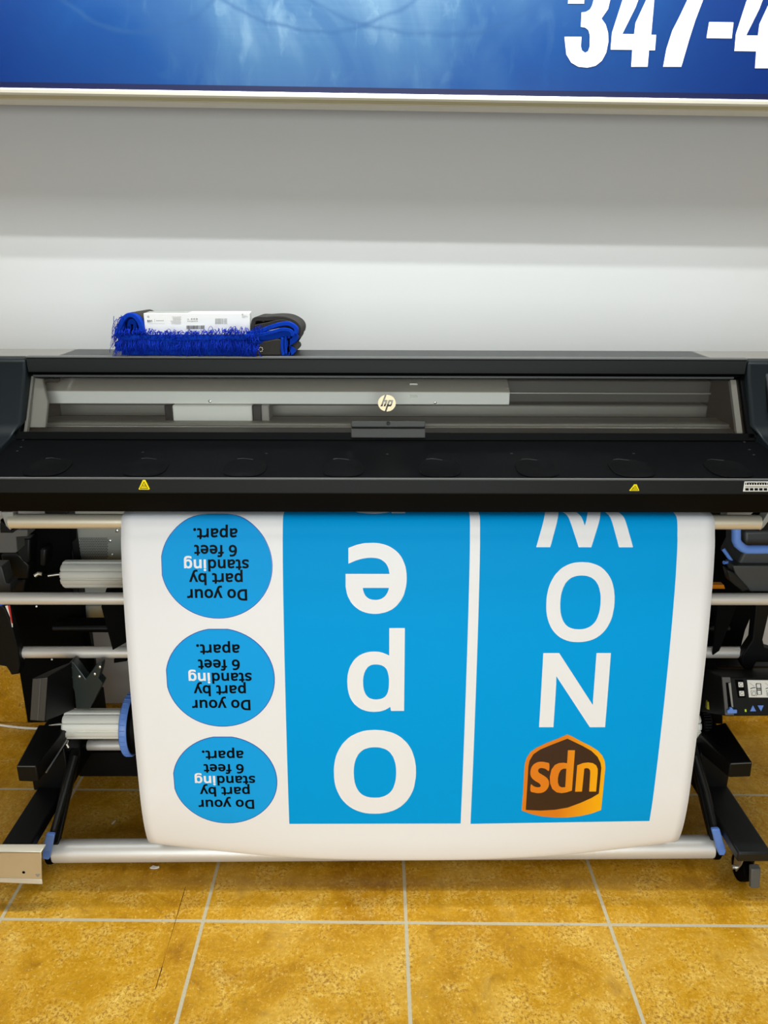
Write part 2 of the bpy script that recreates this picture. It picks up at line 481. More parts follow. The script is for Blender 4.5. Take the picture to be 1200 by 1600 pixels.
# --- end caps: their inner edge sweeps outwards where they come down onto the front cover
def end_cap(side):
    pf = [(2.20, 1.30, .0), (2.10, 1.3345, .0), (1.945, 1.3345, .0), (1.925, 1.330, .0), (1.915, 1.300, .0), (1.862, 1.185, .004), (1.846, 1.166, .014), (1.825, 1.156, .016), (1.74, 1.146, .010), (1.62, 1.132, .004), (1.615, 1.10, .004), (1.80, 1.10, .0), (2.20, 1.10, .0)]
    xi = -.8700 if side < 0 else .9200
    inner = [(xi+side*d, y, z) for y, z, d in pf]
    outer = [(C0+side*1.165, y, z) for y, z, d in pf]
    return MB().loft([inner, outer]).build('end_cap', 'cap_grey', P, bevel=.006, segs=3)
ec_l = end_cap(-1); ec_r = end_cap(1)
# display bezel at the right end cap
def slope_pt(x, t, off=0.0):
    """point on the sloped window plane; t 0 bottom .. 1 top; off along the outward normal"""
    a, b = Vector((x, 1.86, 1.168)), Vector((x, 1.94, 1.292))
    n = Vector((0, -(b.z-a.z), b.y-a.y)).normalized()
    return a+(b-a)*t+n*off
def slope_box(x0, x1, t0, t1, o0, o1):
    f = [slope_pt(x0, t0, o1), slope_pt(x1, t0, o1), slope_pt(x1, t1, o1), slope_pt(x0, t1, o1)]
    k = [slope_pt(x0, t0, o0), slope_pt(x1, t0, o0), slope_pt(x1, t1, o0), slope_pt(x0, t1, o0)]
    return MB().loft([f, k])
fx = at(1196, 590, 1.91).x
disp = slope_box(fx, fx+.13, .28, 1.0, .008, .030).build('display', 'black', ec_r, bevel=.008, segs=3)
slope_box(fx+.012, fx+.118, .36, .92, .0295, .0312).build('screen', 'vent_black', ec_r, bevel=.0004)

# --- window
WX0, WX1 = -.874, .911
fr = MB()
for x0, x1, t0, t1 in ((WX0-.018, WX1+.018, -.17, -.03), (WX0-.018, WX1+.018, 1.0, 1.06), (WX0-.026, WX0, -.12, 1.04), (WX1, WX1+.026, -.12, 1.04)):
    b = slope_box(x0, x1, t0, t1, -.014, .003); fr.add(b.v, b.f)
wf = fr.build('window_frame', 'vent_black', P, bevel=.0015)
slope_box(WX0, WX1, -.03, 1.0, -.006, -.003).build('window_glass', 'glass', P)
# grip plate with its lock
gx0, gx1 = at(549, 668, 1.87).x, at(664, 668, 1.87).x
gp = MB()
for t0, t1, o in ((-.135, .045, .006), (.045, .155, .010)):
    b = slope_box(gx0, gx1, t0, t1, -.003, o); gp.add(b.v, b.f)
grip = gp.build('window_grip', 'handle_grey', P, bevel=.002)
c = slope_pt((gx0+gx1)/2, .115, .010); n = (slope_pt(0, 0, 1)-slope_pt(0, 0, 0))
MB().lathe(c, n, [(0, .0048), (.0012, .0048), (.0012, .0032), (.0004, .003)], 20).build('lock', 'black', grip)
# round badge with cut-out slanted letters
bc = None
for k in range(60):
    t = k/59; p = slope_pt(at(604.5, 630.5, 1.9).x, t, 0)
    d = p-CAM; py = 800-F*d.dot(cu)/d.dot(cf)
    if py <= 630.5: bc = t; break
bx = at(604.5, 630.5, slope_pt(0, bc).y).x
R_ = .0222
def inside(x, y):
    if x*x+y*y > 1: return False
    xs = x-.34*y
    cut = ((-.57 < xs < -.37 and -.40 < y) or (-.23 < xs < -.03 and -.40 < y < .28) or (-.37 <= xs < -.06 and .15 < y < .36)
           or (.08 < xs < .28 and y < .36) or (.28 <= xs < .60 and .15 < y < .36) or (.43 < xs < .63 and -.28 < y < .28) or (.28 <= xs < .60 and -.40 < y < -.19))
    return not cut
ex = Vector((1, 0, 0)); ey = (slope_pt(0, 1)-slope_pt(0, 0)).normalized()
b0 = slope_pt(bx, bc, -.0025)
bd = MB(); ng = 84; idx = {}
def vid(i, j):
    if (i, j) not in idx:
        x, y = -1+2*i/ng, -1+2*j/ng
        L = math.hypot(x, y)
        if L > 1: x, y = x/L, y/L
        idx[(i, j)] = len(bd.v); bd.v.append(b0+ex*(x*R_)+ey*(y*R_))
    return idx[(i, j)]
for i in range(ng):
    for j in range(ng):
        if inside(-1+2*(i+.5)/ng, -1+2*(j+.5)/ng):
            bd.f.append((vid(i, j), vid(i+1, j), vid(i+1, j+1), vid(i, j+1)))
badge = bd.build('round_badge', 'badge', P, smooth=0)
md = badge.modifiers.new('solid', 'SOLIDIFY'); md.thickness = .0012; md.offset = -1
tag(badge, 'round bronze badge with cut-out slanted letters hp')

# --- inside the window
MB().box(WX0, WX1, 2.16, 2.17, 1.146, 1.30).build('inner_back', 'inner_dark', P)
def yz(py, Y): return at(600, py, Y).z
pl = MB().box(WX0, WX1, 2.10, 2.155, yz(655, 2.10), yz(632, 2.10)).build('rail_beam', 'platen', P, bevel=.004)
MB().box(WX0, WX1, 1.885, 2.10, 1.146, 1.1585).build('platen', 'inner_dark', P, bevel=.001)
MB().box(WX0, WX1, 2.10, 2.155, yz(628, 2.10), yz(594, 2.10)).build('upper_beam', 'inner_dark', P, bevel=.003)
for py, Y, r in ((613.5, 2.095, .0022), (654.5, 2.05, .0030), (662.5, 1.99, .0034), (668, 1.95, .0022)):
    z = yz(py, Y)
    MB().cyl((WX0, Y, z), (WX1, Y, z), r, 12).build('guide_rail', 'rail', P)
MB().box(WX0, WX1, 1.955, 2.045, 1.1585, 1.1675).build('platen_strip', 'platen', P, bevel=.002)
# white sheet metal cover over the left two thirds
xl, xr = at(62, 610, 2.0).x, at(797, 610, 2.0).x
z0, z1, z2 = yz(632, 2.0), yz(612.5, 2.0), yz(592, 2.055)
cov = MB()
cov.profx([(2.0, z0), (2.0, z1), (2.008, z1), (2.008, z0)], xl, xr).build('metal_cover', 'beam_white', P, bevel=.002)
mc = bpy.data.objects['metal_cover']
up = MB().profx([(2.0, z1), (2.055, z2), (2.061, z2-.001), (2.006, z1-.001)], xl, xr).build('cover_slope', 'beam_tan', mc, bevel=.001)
for px, py in ((328, 627), (680, 629)):
    p = at(px, py, 2.0)
    MB().lathe(p, (0, -1, 0), [(0, .0042), (.002, .0038), (.0028, .002)], 14).build('screw', 'zinc', mc)
MB().prism_px([(640, 617.5), (652, 617.5), (653, 620.5), (641, 621)], 1.9995, .002).build('slot', 'grey_metal', mc)
MB().prism_px([(640, 599), (652, 599), (653, 602), (641, 602)], 2.03, .002).build('slot', 'grey_metal', mc)
p = at(793, 607, 2.02); MB().lathe(p, (0, -1, 0), [(0, .004), (.002, .0036), (.003, .002)], 14).build('screw', 'zinc', mc)
# inner side brackets
MB().prism([at(50, 590, 1.955), at(66, 592, 1.955), at(69, 606, 1.945), at(75, 628, 1.93), at(71, 668, 1.89), at(44, 668, 1.89)], (0, .012, 0)).build('side_bracket', 'inner_side', P, bevel=.002)
slope_box(WX0+.003, WX0+.010, .0, 1.0, -.02, -.009).build('window_edge', 'inner_side', P)
MB().prism_px([(55, 592), (90, 592), (90, 598), (57, 598)], 1.99, .02).build('latch', 'black_metal', P, bevel=.001)
slope_box(WX1-.020, WX1-.006, -.02, .97, -.02, -.009).build('window_edge', 'inner_side', P)
# carriage parked under the cover
cx0, cx1 = at(270, 650, 1.985).x, at(394, 650, 1.985).x
car = MB().box(cx0, cx1, 1.985, 2.06, yz(664, 1.985), yz(634, 1.985)).build('ink_carriage', 'beam_white', P, bevel=.004)
MB().box(cx0-.022, cx0, 1.99, 2.06, yz(667, 1.985), yz(634, 1.985)).build('carriage_side', 'black', car, bevel=.003)
MB().box(cx1, cx1+.024, 1.99, 2.06, yz(661, 1.985), yz(634, 1.985)).build('carriage_side', 'black_metal', car, bevel=.003)
MB().box(cx1+.024, cx1+.044, 1.988, 2.06, yz(668, 1.985), yz(634, 1.985)).build('carriage_sensor', 'inner_side', car, bevel=.003)
MB().box(cx0+.06, cx0+.105, 1.982, 1.99, yz(671, 1.985), yz(666, 1.985)).build('carriage_lamp', 'periwinkle', car, bevel=.001)

# --- front cover (sloped deck) with its recessed vents
DY0, DZ0, DY1, DZ1 = 1.600, 1.1195, 1.868, 1.150
def deck(x, y, off=0): 
    t = (y-DY0)/(DY1-DY0)
    n = Vector((0, -(DZ1-DZ0), DY1-DY0)).normalized()
    return Vector((x, y, DZ0+(DZ1-DZ0)*t))+n*off
fc = MB().profx([(DY0, DZ0), (DY1, DZ1), (DY1+.004, DZ1-.02), (DY0, DZ0-.02)], C0-1.16, C0+1.16).build('front_cover', 'deck_black', P, bevel=.002)
MB().profx([(DY1-.002, DZ1-.004), (DY1-.002, DZ1+.0025), (DY1+.012, DZ1+.0035), (DY1+.012, DZ1-.004)], -.885, .935).build('cover_edge', 'plastic_grey', fc)
MB().profx([(DY0-.0012, DZ0-.004), (DY0-.0012, DZ0+.0006), (DY0+.003, DZ0+.0012), (DY0+.003, DZ0-.004)], C0-1.155, C0+1.155).build('cover_edge', 'plastic_grey', fc)
for px in (77, 230, 384, 537, 686, 838, 985, 1136):
    cpt = at(px, 733, 1.665)
    v = MB(); rings = []
    for (s, o) in ((1.0, .0002), (1.0, .0016), (.90, .0018), (.86, .0006)):
        ring = []
        for k in range(40):
            a = 2*math.pi*k/40
            ca, sa = math.cos(a), math.sin(a)
            q = 2/3.0
            ring.append(deck(cpt.x+math.copysign(abs(ca)**q, ca)*.047*s, cpt.y-.004+math.copysign(abs(sa)**q, sa)*.054*s, o))
        rings.append(ring)
    v.loft(rings)
    vo = v.build('vent', 'vent_black', fc)
    h = MB()
    h.tube([deck(cpt.x-.026+.012*k, cpt.y+.048+.004*math.sin(k*1.6), .0019) for k in range(4)], .0007, 6)
    h.build('vent_latch', 'black_metal', vo)
for px, py in ((223, 707), (605, 710), (990, 709), (416, 709), (799, 709), (36, 688), (33, 699), (27, 705), (1163, 691), (1171, 703), (1178, 711)):
    Y = 1.76
    for _ in range(12):
        p = at(px, py, Y); dz = DZ0+(DZ1-DZ0)*(Y-DY0)/(DY1-DY0)
        Y += (p.z-dz)*3.0
    p = at(px, py, Y)
    MB().lathe(deck(p.x, p.y, 0), (0, 0, 1), [(0, .0035), (.0012, .0032), (.0018, .0016)], 12).build('screw', 'black_metal', fc)

# --- fascia below the deck
fb = [(1.598, 1.118), (1.596, yz(771, 1.598)), (1.61, yz(772.5, 1.60)), (1.70, 1.08), (1.70, 1.118)]
fa = MB().profx(fb, C0-1.16, C0+1.16).build('front_fascia', 'fascia', P, bevel=.002)
zb = yz(800.5, 1.632)
MB().profx([(1.604, yz(771, 1.60)), (1.612, yz(782, 1.612)), (1.632, zb), (1.65, zb+.004), (1.70, 1.09), (1.69, 1.10)], C0-1.16, C0+1.16).build('lower_fascia', 'under_black', P, bevel=.003)
def sticker(pts, Y, material, name, parent, th=.0008):
    return MB().prism_px(pts, Y-th, th).build(name, material, parent, smooth=0)
FY = 1.5955
def warning(px, py, w, h, lean):
    st = sticker([(px-w, py+h*.9), (px-w*.9, py+h), (px+w*.95, py+h), (px+w*1.05, py+h*.85), (px+lean+2, py-h), (px+lean-2, py-h)], FY, 'yellow', 'warning_label', fa)
    def scl(k): return [(px+(x)*k+lean*.3, py+h*.28+(y)*k) for x, y in ((-w*.75, h*.55), (w*.75, h*.55), (lean*.6, -h*.95))]
    o, i = scl(1.0), scl(.80)
    m_ = MB()
    A = [at(x, y, FY-.0011) for x, y in o]; B = [at(x, y, FY-.0011) for x, y in i]
    A2 = [p+Vector((0, .0004, 0)) for p in A]; B2 = [p+Vector((0, .0004, 0)) for p in B]
    m_.add(A+B+A2+B2, [(0,1,4,3),(1,2,5,4),(2,0,3,5),(6,9,10,7),(7,10,11,8),(8,11,9,6),(0,6,7,1),(1,7,8,2),(2,8,6,0),(3,4,10,9),(4,5,11,10),(5,3,9,11)])
    m_.build('triangle', 'label_black', st, smooth=0)
    m2 = MB()
    for k in (-1, 0, 1):
        m2.tube([at(px+k*2.0+.8*math.sin(j*1.6), py+h*.55-j*h*.2, FY-.0012) for j in range(4)], .0004, 5)
    m2.build('heat_mark', 'label_black', st)
warning(225, 757.5, 8.5, 7.5, 0)
warning(991, 762, 7.5, 5.0, 2)
# scale label at the right end
st = sticker([(1163.5, 752.5), (1262, 752.5), (1261, 768), (1161, 768)], FY, 'label_white', 'scale_label', fa)
m_ = MB()
def dark(x0, y0, x1, y1): m_.prism_px([(x0, y0), (x1, y0), (x1, y1), (x0, y1)], FY-.0011, .0004)
dark(1164.5, 754, 1260, 757.6)
dark(1164.5, 760.4, 1260, 761.2)
for k in range(13): dark(1164.6+k*7.2, 762.8, 1164.6+k*7.2+5.4, 766.6)
m_.build('label_print', 'label_black', st, smooth=0)
m_ = MB()
for k in range(24):
    x = 1166+k*4
    m_.prism_px([(x, 755.2 if k % 4 else 754), (x+.9, 755.2 if k % 4 else 754), (x+.9, 757.8), (x, 757.8)], FY-.0014, .0003)
m_.build('label_ticks', 'label_white', st, smooth=0)

# --- output roller under the fascia with its light end brackets
RY, RZ = 1.70, yz(815, 1.70)
rx0, rx1 = at(17, 815, RY).x, at(1186, 815, RY).x
MB().cyl((rx0, RY, RZ), (rx1, RY, RZ), .0172, 40).build('output_roller', 'roller_steel', P)
MB().prism_px([(0, 800), (20, 800), (20, 809), (16, 814), (16, 829), (9, 822), (3, 806)], 1.69, .03).build('roller_bracket', 'label_grey', P, bevel=.002)
MB().prism_px([(1185, 811), (1192, 815), (1203, 797), (1214, 797), (1194, 824), (1188, 829), (1184, 824)], 1.69, .03).build('roller_bracket', 'label_grey', P, bevel=.002)
MB().prism_px([(16, 829), (0, 812), (0, 833), (20, 833), (29, 824)], 1.72, .05).build('roller_mount', 'black', P, bevel=.002)
MB().prism_px([(1176, 824), (1184, 830), (1200, 829), (1240, 820), (1240, 800), (1204, 800)], 1.72, .05).build('roller_mount', 'black', P, bevel=.002)

# --- underneath: rear panels between the legs
bk = MB().box(at(112, 850, 2.2).x, at(1130, 850, 2.2).x, 2.20, 2.235, yz(946, 2.2), 1.01).build('rear_panel', 'grey_metal', P, bevel=.003)
pf_ = MB()
for i in range(17):
    for j in range(13):
        p = at(125+i*2.6+(1.3 if j % 2 else 0), 841+j*2.55, 2.2)
        pf_.cyl(p+Vector((0, -.0006, 0)), p+Vector((0, .002, 0)), .0017, 6)
pf_.build('perforation', 'black_matte', bk, smooth=0)
for px, py in ((172, 845), (175, 867), (183, 829)):
    MB().lathe(at(px, py, 2.2), (0, -1, 0), [(0, .0055), (.003, .005), (.004, .003)], 14).build('screw', 'zinc', bk)
MB().box(at(95, 955, 2.18).x, at(1130, 955, 2.18).x, 2.17, 2.2, yz(964, 2.18), yz(944, 2.18)).build('rear_rail', 'grey_metal', P, bevel=.003)
MB().box(at(84, 955, 2.05).x, at(1140, 955, 2.05).x, 2.05, 2.08, yz(988.5, 2.05), yz(972, 2.05)).build('rear_crossbar', 'black_matte', P, bevel=.002)
z = yz(981.5, 2.0)
MB().cyl((at(83, 981, 2.0).x, 2.0, z), (at(1140, 981, 2.0).x, 2.0, z), .0062, 16).build('thin_rail', 'black_metal', P)

# legs, feet and casters
LX, RXL = C0-.93, C0+.93
def leg_set(side):
    x = C0+(.938 if side > 0 else -.935)
    col_ = MB().box(x+side*.025-.035, x+side*.025+.035, 2.15, 2.22, .12, 1.0).build('leg', 'black', P, bevel=.004)
    MB().box(x-.052, x+.04 if side > 0 else x+.052, 1.825, 2.15, .14, .28).build('leg_gusset', 'black', P, bevel=.004)
    MB().box(x-(.043 if side > 0 else .04), x+(.043 if side > 0 else .036), 1.568, 2.20, .122, .150).build('foot_beam', 'black_metal' if side > 0 else 'black', P, bevel=.005, segs=3)
    for cy in (1.632 if side > 0 else 1.67, 2.14):
        cx = x+.016 if side > 0 else x-.012
        cs = MB().lathe((cx, cy, .0955), (0, 0, 1), [(0, .024), (.006, .030), (.026, .027)], 20).build('caster', 'zinc', P)
        MB().cyl((cx-.012, cy+.012, .036), (cx+.012, cy+.012, .036), .0358, 28).build('wheel', 'vent_black', cs, bevel=.003)
        f = MB()
        for sx in (-1, 1):
            f.prism([(cx+sx*.015, cy-.020, .098), (cx+sx*.015, cy+.026, .098), (cx+sx*.015, cy+.022, .034), (cx+sx*.015, cy+.004, .028), (cx+sx*.015, cy-.014, .066)], (sx*.003, 0, 0))
        f.box(cx-.023, cx+.023, cy-.022, cy+.028, .0945, .0985)
        for sx in (-1, 1): f.cyl((cx+sx*.012, cy+.012, .036), (cx+sx*.026, cy+.012, .036), .006, 12)
        f.build('fork', 'zinc', cs, bevel=.001)
        if cy < 2 and side > 0:
            MB().hexa([(cx-.008, cy-.046, .082), (cx+.018, cy-.046, .082), (cx+.017, cy-.056, .030), (cx-.006, cy-.056, .030)],
                      [(cx-.008, cy-.030, .086), (cx+.018, cy-.030, .086), (cx+.017, cy-.044, .028), (cx-.006, cy-.044, .028)]).build('brake_pedal', 'plastic_grey', cs, bevel=.003)
    return col_
leg_l = leg_set(-1); leg_r = leg_set(1)
# angled metal plate over the left foot's end
pl_ = MB()
pl_.hexa([at(-30, 1331, 1.545), at(64, 1331, 1.545), at(65, 1374, 1.545), at(-30, 1370, 1.545)],
         [at(-30, 1331, 1.545)+Vector((0, .004, 0)), at(64, 1331, 1.545)+Vector((0, .004, 0)), at(65, 1374, 1.545)+Vector((0, .004, 0)), at(-30, 1370, 1.545)+Vector((0, .004, 0))])
A_ = [at(-30, 1331, 1.545), at(64, 1331, 1.545)]
pl_.hexa([A_[0], A_[1], A_[1]+Vector((.004, .022, .004)), A_[0]+Vector((0, .022, .004))], [q+Vector((0, 0, -.004)) for q in (A_[0], A_[1], A_[1]+Vector((.004, .022, .004)), A_[0]+Vector((0, .022, .004)))])
B_ = [at(-30, 1370, 1.545), at(65, 1374, 1.545)]
pl_.hexa([B_[0], B_[1], B_[1]+Vector((.002, -.004, -.012)), B_[0]+Vector((0, -.004, -.012))], [q+Vector((0, .004, 0)) for q in (B_[0], B_[1], B_[1]+Vector((.002, -.004, -.012)), B_[0]+Vector((0, -.004, -.012)))])
plate = pl_.build('foot_plate', 'plate_metal', P, bevel=.0012)
MB().lathe(at(37, 1363, 1.545), (0, -1, 0), [(0, .0038), (.0005, .0038)], 16).build('hole', 'black_matte', plate)
MB().prism_px([(55, 1366), (63, 1366), (60, 1370), (58, 1370)], 1.5445, .0005).build('stamp', 'label_grey', plate)

# stand cross brace, silver tube behind the reel
MB().box(C0-.93, C0+.93, 1.99, 2.05, yz(1210, 2.0), yz(1172, 2.0)).build('cross_brace', 'black', P, bevel=.004)
z = yz(1163.5, 1.95)
MB().cyl((at(138, 1164, 1.95).x, 1.95, z), (at(1085, 1164, 1.95).x, 1.95, z), .0155, 28).build('silver_tube', 'steel', P)
MB().cyl((at(120, 1164, 1.95).x, 1.95, z), (at(138, 1164, 1.95).x, 1.95, z), .012, 20).build('tube_socket', 'black', P)

# --- loading tubes in front of the rear spindle
for py, Y, r, xa, xb in ((935.5, 1.86, .0162, -25, 1262), (1019, 1.915, .0162, 33, 1158)):
    z = yz(py, Y)
    t_ = MB().cyl((at(xa, py, Y).x, Y, z), (at(xb, py, Y).x, Y, z), r, 36).build('loading_tube', 'steel', P, bevel=.003)
    ends = ((2, 944), (57, 947.5)) if py < 1000 else ((30, 1030), (81, 1030.5))
    p = at(*ends[0], Y-.005)
    MB().tube([p+Vector((-.018, 0, -.006)), p+Vector((.006, 0, .002))], .0042, 10).build('blue_tip', 'blue_tip', t_)
    MB().tube([p+Vector((.006, 0, .002)), p+Vector((.014, 0, .004))], .0035, 10).build('tip_collar', 'zinc', t_)
    MB().cyl(at(*ends[1], Y-.014), at(*ends[1], Y-.018), .0025, 10).build('rivet', 'label_white', t_)
    if py > 1000:
        MB().cyl((at(20, py, Y).x, Y, z), (at(33, py, Y).x, Y, z), .009, 18).build('tube_stub', 'black_metal', t_)
        MB().cyl((at(1158, py, Y).x, Y, z), (at(1176, py, Y).x, Y, z), .009, 18).build('tube_stub', 'black_metal', t_)
# curved black brackets carrying the tubes
MB().prism_px([(-40, 930), (2, 945), (9, 952), (21, 985), (29, 1015), (32, 1040), (30, 1053), (18, 1055), (10, 1042), (0, 1040), (-40, 1040)], 1.885, .03).build('tube_bracket', 'black', P, bevel=.003)
MB().prism_px([(1182, 928), (1200, 922), (1206, 940), (1199, 970), (1192, 1000), (1195, 1012), (1210, 1016), (1210, 1035), (1182, 1035), (1176, 1047), (1164, 1047), (1158, 1036), (1160, 1024), (1176, 1000), (1180, 960)], 1.885, .03).build('tube_bracket', 'black', P, bevel=.003)
wg = MB().prism_px([(166, 920), (192, 920), (199, 1003), (176, 1016), (158, 948)], 1.885, .008).build('black_wedge', 'black_matte', P, bevel=.001)
MB().prism_px([(1121, 945), (1152, 945), (1124, 1017), (1114, 1024)], 1.885, .008).build('black_wedge', 'black_matte', P, bevel=.001)
MB().prism_px([(178, 1030), (196, 1028), (198, 1033), (178, 1036)], 1.93, .01).build('wedge_foot', 'black_matte', wg)
rt = MB().prism_px([(12, 946), (15.5, 946), (19.5, 974), (18, 974)], 1.845, .001).build('tag_strip', 'red', P)
MB().prism_px([(8, 947), (12, 946), (18.2, 974), (19.6, 974), (20, 980), (18.6, 980), (16, 965)], 1.8455, .0008).build('tag_edge', 'label_white', rt)

# left side: housing under the end cap
MB().prism_px([(-60, 826), (110, 826), (112, 925), (128, 948), (131, 1000), (140, 1045), (142, 1100), (120, 1128), (43, 1130), (28, 1040), (-60, 925)], 2.14, .05).build('side_housing', 'black_matte', P, bevel=.004)
rg = MB()
for pts in ([(26, 842), (47, 842), (46, 880), (34, 880), (26, 862)], [(0, 866), (30, 866), (46, 884), (44, 905), (20, 905), (6, 890)], [(62, 858), (72, 858), (70, 886), (62, 884)], [(18, 910), (40, 905), (38, 925), (16, 925)]):
    rg.prism_px(pts, 2.09, .05)
rg.build('moulded_ribs', 'black_metal', P, bevel=.006, segs=3)
MB().prism_px([(-40, 828), (43, 828), (43, 838), (25, 839), (27, 862), (24, 864), (-40, 864)], 1.95, .05).build('side_panel', 'plastic_grey', P, bevel=.002)
MB().prism_px([(-40, 885), (2, 885), (9, 911), (16, 912), (16, 926), (-40, 926)], 1.98, .05).build('side_panel', 'arm_grey', P, bevel=.002)

# right side: ink drawer with its blue handle
MB().prism_px([(1122, 824), (1250, 824), (1250, 925), (1188, 930), (1165, 985), (1150, 1045), (1100, 1060), (1105, 950)], 2.12, .05).build('side_housing', 'black_matte', P, bevel=.004)
dr = MB().prism_px([(1164, 830), (1270, 828), (1270, 884), (1152, 884), (1163, 862)], 1.90, .12).build('ink_drawer', 'arm_grey', P, bevel=.008, segs=3)
hp_ = [(1150, 822), (1150, 844), (1153, 850), (1160, 856), (1166, 858.5), (1180, 858.5), (1250, 858)]
MB().tube([at(x, y, 1.865) for x, y in hp_], .0118, 12).build('drawer_handle', 'periwinkle', dr)
MB().prism_px([(1145, 884), (1260, 884), (1260, 925), (1173, 925), (1150, 900)], 1.88, .05).build('side_panel', 'arm_grey', P, bevel=.003)
MB().prism_px([(1136, 890), (1150, 897), (1172, 922), (1160, 925), (1140, 908)], 1.87, .03).build('side_lever', 'black_metal', P, bevel=.003)
lv = MB().tube([at(1130, 858, 1.94), at(1144, 878, 1.92), at(1131, 879, 1.91)], .0052, 10).build('small_lever', 'periwinkle', P)
MB().prism_px([(1112, 914), (1131, 914), (1133, 920), (1112, 920)], 1.93, .02).build('orange_tab', 'orange', P)
MB().prism_px([(1100, 1042), (1260, 1040), (1260, 1062), (1130, 1058)], 2.0, .1).build('box_shelf', 'black_metal', P, bevel=.003)

# --- take-up reel: V bracket and arms on the left
vb = MB().prism_px([(100, 1046), (112, 1033), (116, 1036), (134, 1061), (151, 1038), (159, 1036), (158, 1047), (154, 1060), (161, 1068), (140, 1108), (119, 1108), (116, 1080)], 1.86, .03).build('v_bracket', 'bracket_green', P, bevel=.002)
for px, py in ((110, 1043), (111, 1058), (124, 1057), (156, 1042), (148, 1053)):
    MB().lathe(at(px, py, 1.86), (0, -1, 0), [(0, .0042), (.002, .004), (.003, .0022)], 12).build('screw', 'zinc', vb)
ab = MB().hexa([at(50, 1060, 1.72), at(75, 1058, 1.72), at(70, 1128, 1.72), at(46, 1126, 1.72)],
               [at(82, 1046, 1.86), at(112, 1034, 1.86), at(117, 1108, 1.86), at(82, 1112, 1.86)]).build('reel_arm', 'black', P, bevel=.003)
MB().hexa([at(51, 1061, 1.7185), at(74, 1059, 1.7185), at(69.5, 1127, 1.7185), at(47, 1125, 1.7185)],
          [q+Vector((0, .003, 0)) for q in (at(51, 1061, 1.7185), at(74, 1059, 1.7185), at(69.5, 1127, 1.7185), at(47, 1125, 1.7185))]).build('arm_face', 'arm_grey', ab, bevel=.001)
MB().tube([at(63.5, 1060, 1.7175), at(59, 1125, 1.7175)], .0016, 6).build('arm_ridge', 'plastic_grey', ab)
def lower_arm(front, back, edge):
    a = MB().hexa([at(x, y, 1.66) for x, y in front], [at(x, y, 1.86) for x, y in back]).build('lower_arm', 'black', P, bevel=.004)
    f0, f1 = [at(x, y, 1.659) for x, y in edge]
    MB().tube([f0, f1], .0012, 6).build('arm_edge', 'plastic_grey', a)
    return a
lower_arm([(25, 1197), (57, 1197), (60, 1222), (29, 1221)], [(60, 1132), (108, 1134), (106, 1166), (66, 1170)], [(27, 1197.5), (55, 1197.5)])
lower_arm([(1140, 1193), (1176, 1191), (1173, 1214), (1138, 1215)], [(1086, 1142), (1134, 1128), (1134, 1160), (1088, 1172)], [(1142, 1193.5), (1174, 1192)])
MB().tube([at(104, 1156, 1.80), at(88, 1182, 1.74), at(72, 1207, 1.69)], .0022, 6).build('arm_cable', 'zinc', P)
MB().tube([at(106, 1157, 1.80), at(104, 1163, 1.79), at(107, 1168, 1.79)], .0026, 6).build('cable_loop', 'zinc', P)
MB().tube([at(1108, 1146, 1.80), at(1120, 1160, 1.77), at(1164, 1190, 1.675)], .003, 6).build('arm_cable', 'vent_black', P)

# loop bar near the floor with its links and blue clips
BY = 1.70
b0_, b1_ = at(86, 1329.5, BY), at(1112, 1322.5, BY)
MB().cyl(b0_, b1_, .0300, 48).build('loop_bar', 'bar_steel', P, bevel=.002)
def link(top, bot, clip, clip_x, capx):
    MB().hexa([at(x, y, yy) for x, y, yy in top], [at(x, y, yy) for x, y, yy in bot]).build('link_arm', 'black', P, bevel=.004)
    cl = MB().prism_px(clip, 1.655, .012).build('blue_clip', 'periwinkle', P, bevel=.003)
    m__ = MB()
    for k in range(4):
        m__.tube([at(clip_x-4.5+k*.3, clip[2][1]-4-k*2.6, 1.6545), at(clip_x+4.5+k*.3, clip[2][1]-4.4-k*2.6, 1.6545)], .0006, 5)
    m__.build('clip_ribs', 'periwinkle', cl)
    d = (b1_-b0_).normalized()
    MB().cyl(capx, capx+d*(.016 if clip_x > 600 else -.016), .0335, 40).build('bar_end', 'vent_black', P, bevel=.004)
link([(110, 1168, 1.85), (126, 1168, 1.85), (126, 1180, 1.87), (110, 1180, 1.87)], [(73, 1322, 1.69), (92, 1318, 1.69), (88, 1346, 1.70), (72, 1346, 1.70)],
     [(71.5, 1304), (85, 1304.5), (77, 1343), (74, 1344), (65.5, 1342), (66, 1330)], 72, b0_)
link([(1074, 1160, 1.85), (1090, 1160, 1.85), (1090, 1176, 1.87), (1074, 1176, 1.87)], [(1110, 1312, 1.69), (1128, 1306, 1.69), (1132, 1338, 1.70), (1114, 1340, 1.70)],
     [(1112, 1296.5), (1125, 1296), (1135, 1331), (1132, 1337), (1124, 1337), (1119, 1322)], 1129, b1_)
MB().tube([at(1087, 1181, 1.81), at(1104, 1238, 1.745), at(1117, 1296, 1.675)], .0085, 10).build('link_tube', 'black_metal', P)
MB().tube([at(117, 1181, 1.81), at(101, 1238, 1.745), at(82, 1304, 1.675)], .0085, 10).build('link_tube', 'black_metal', P)

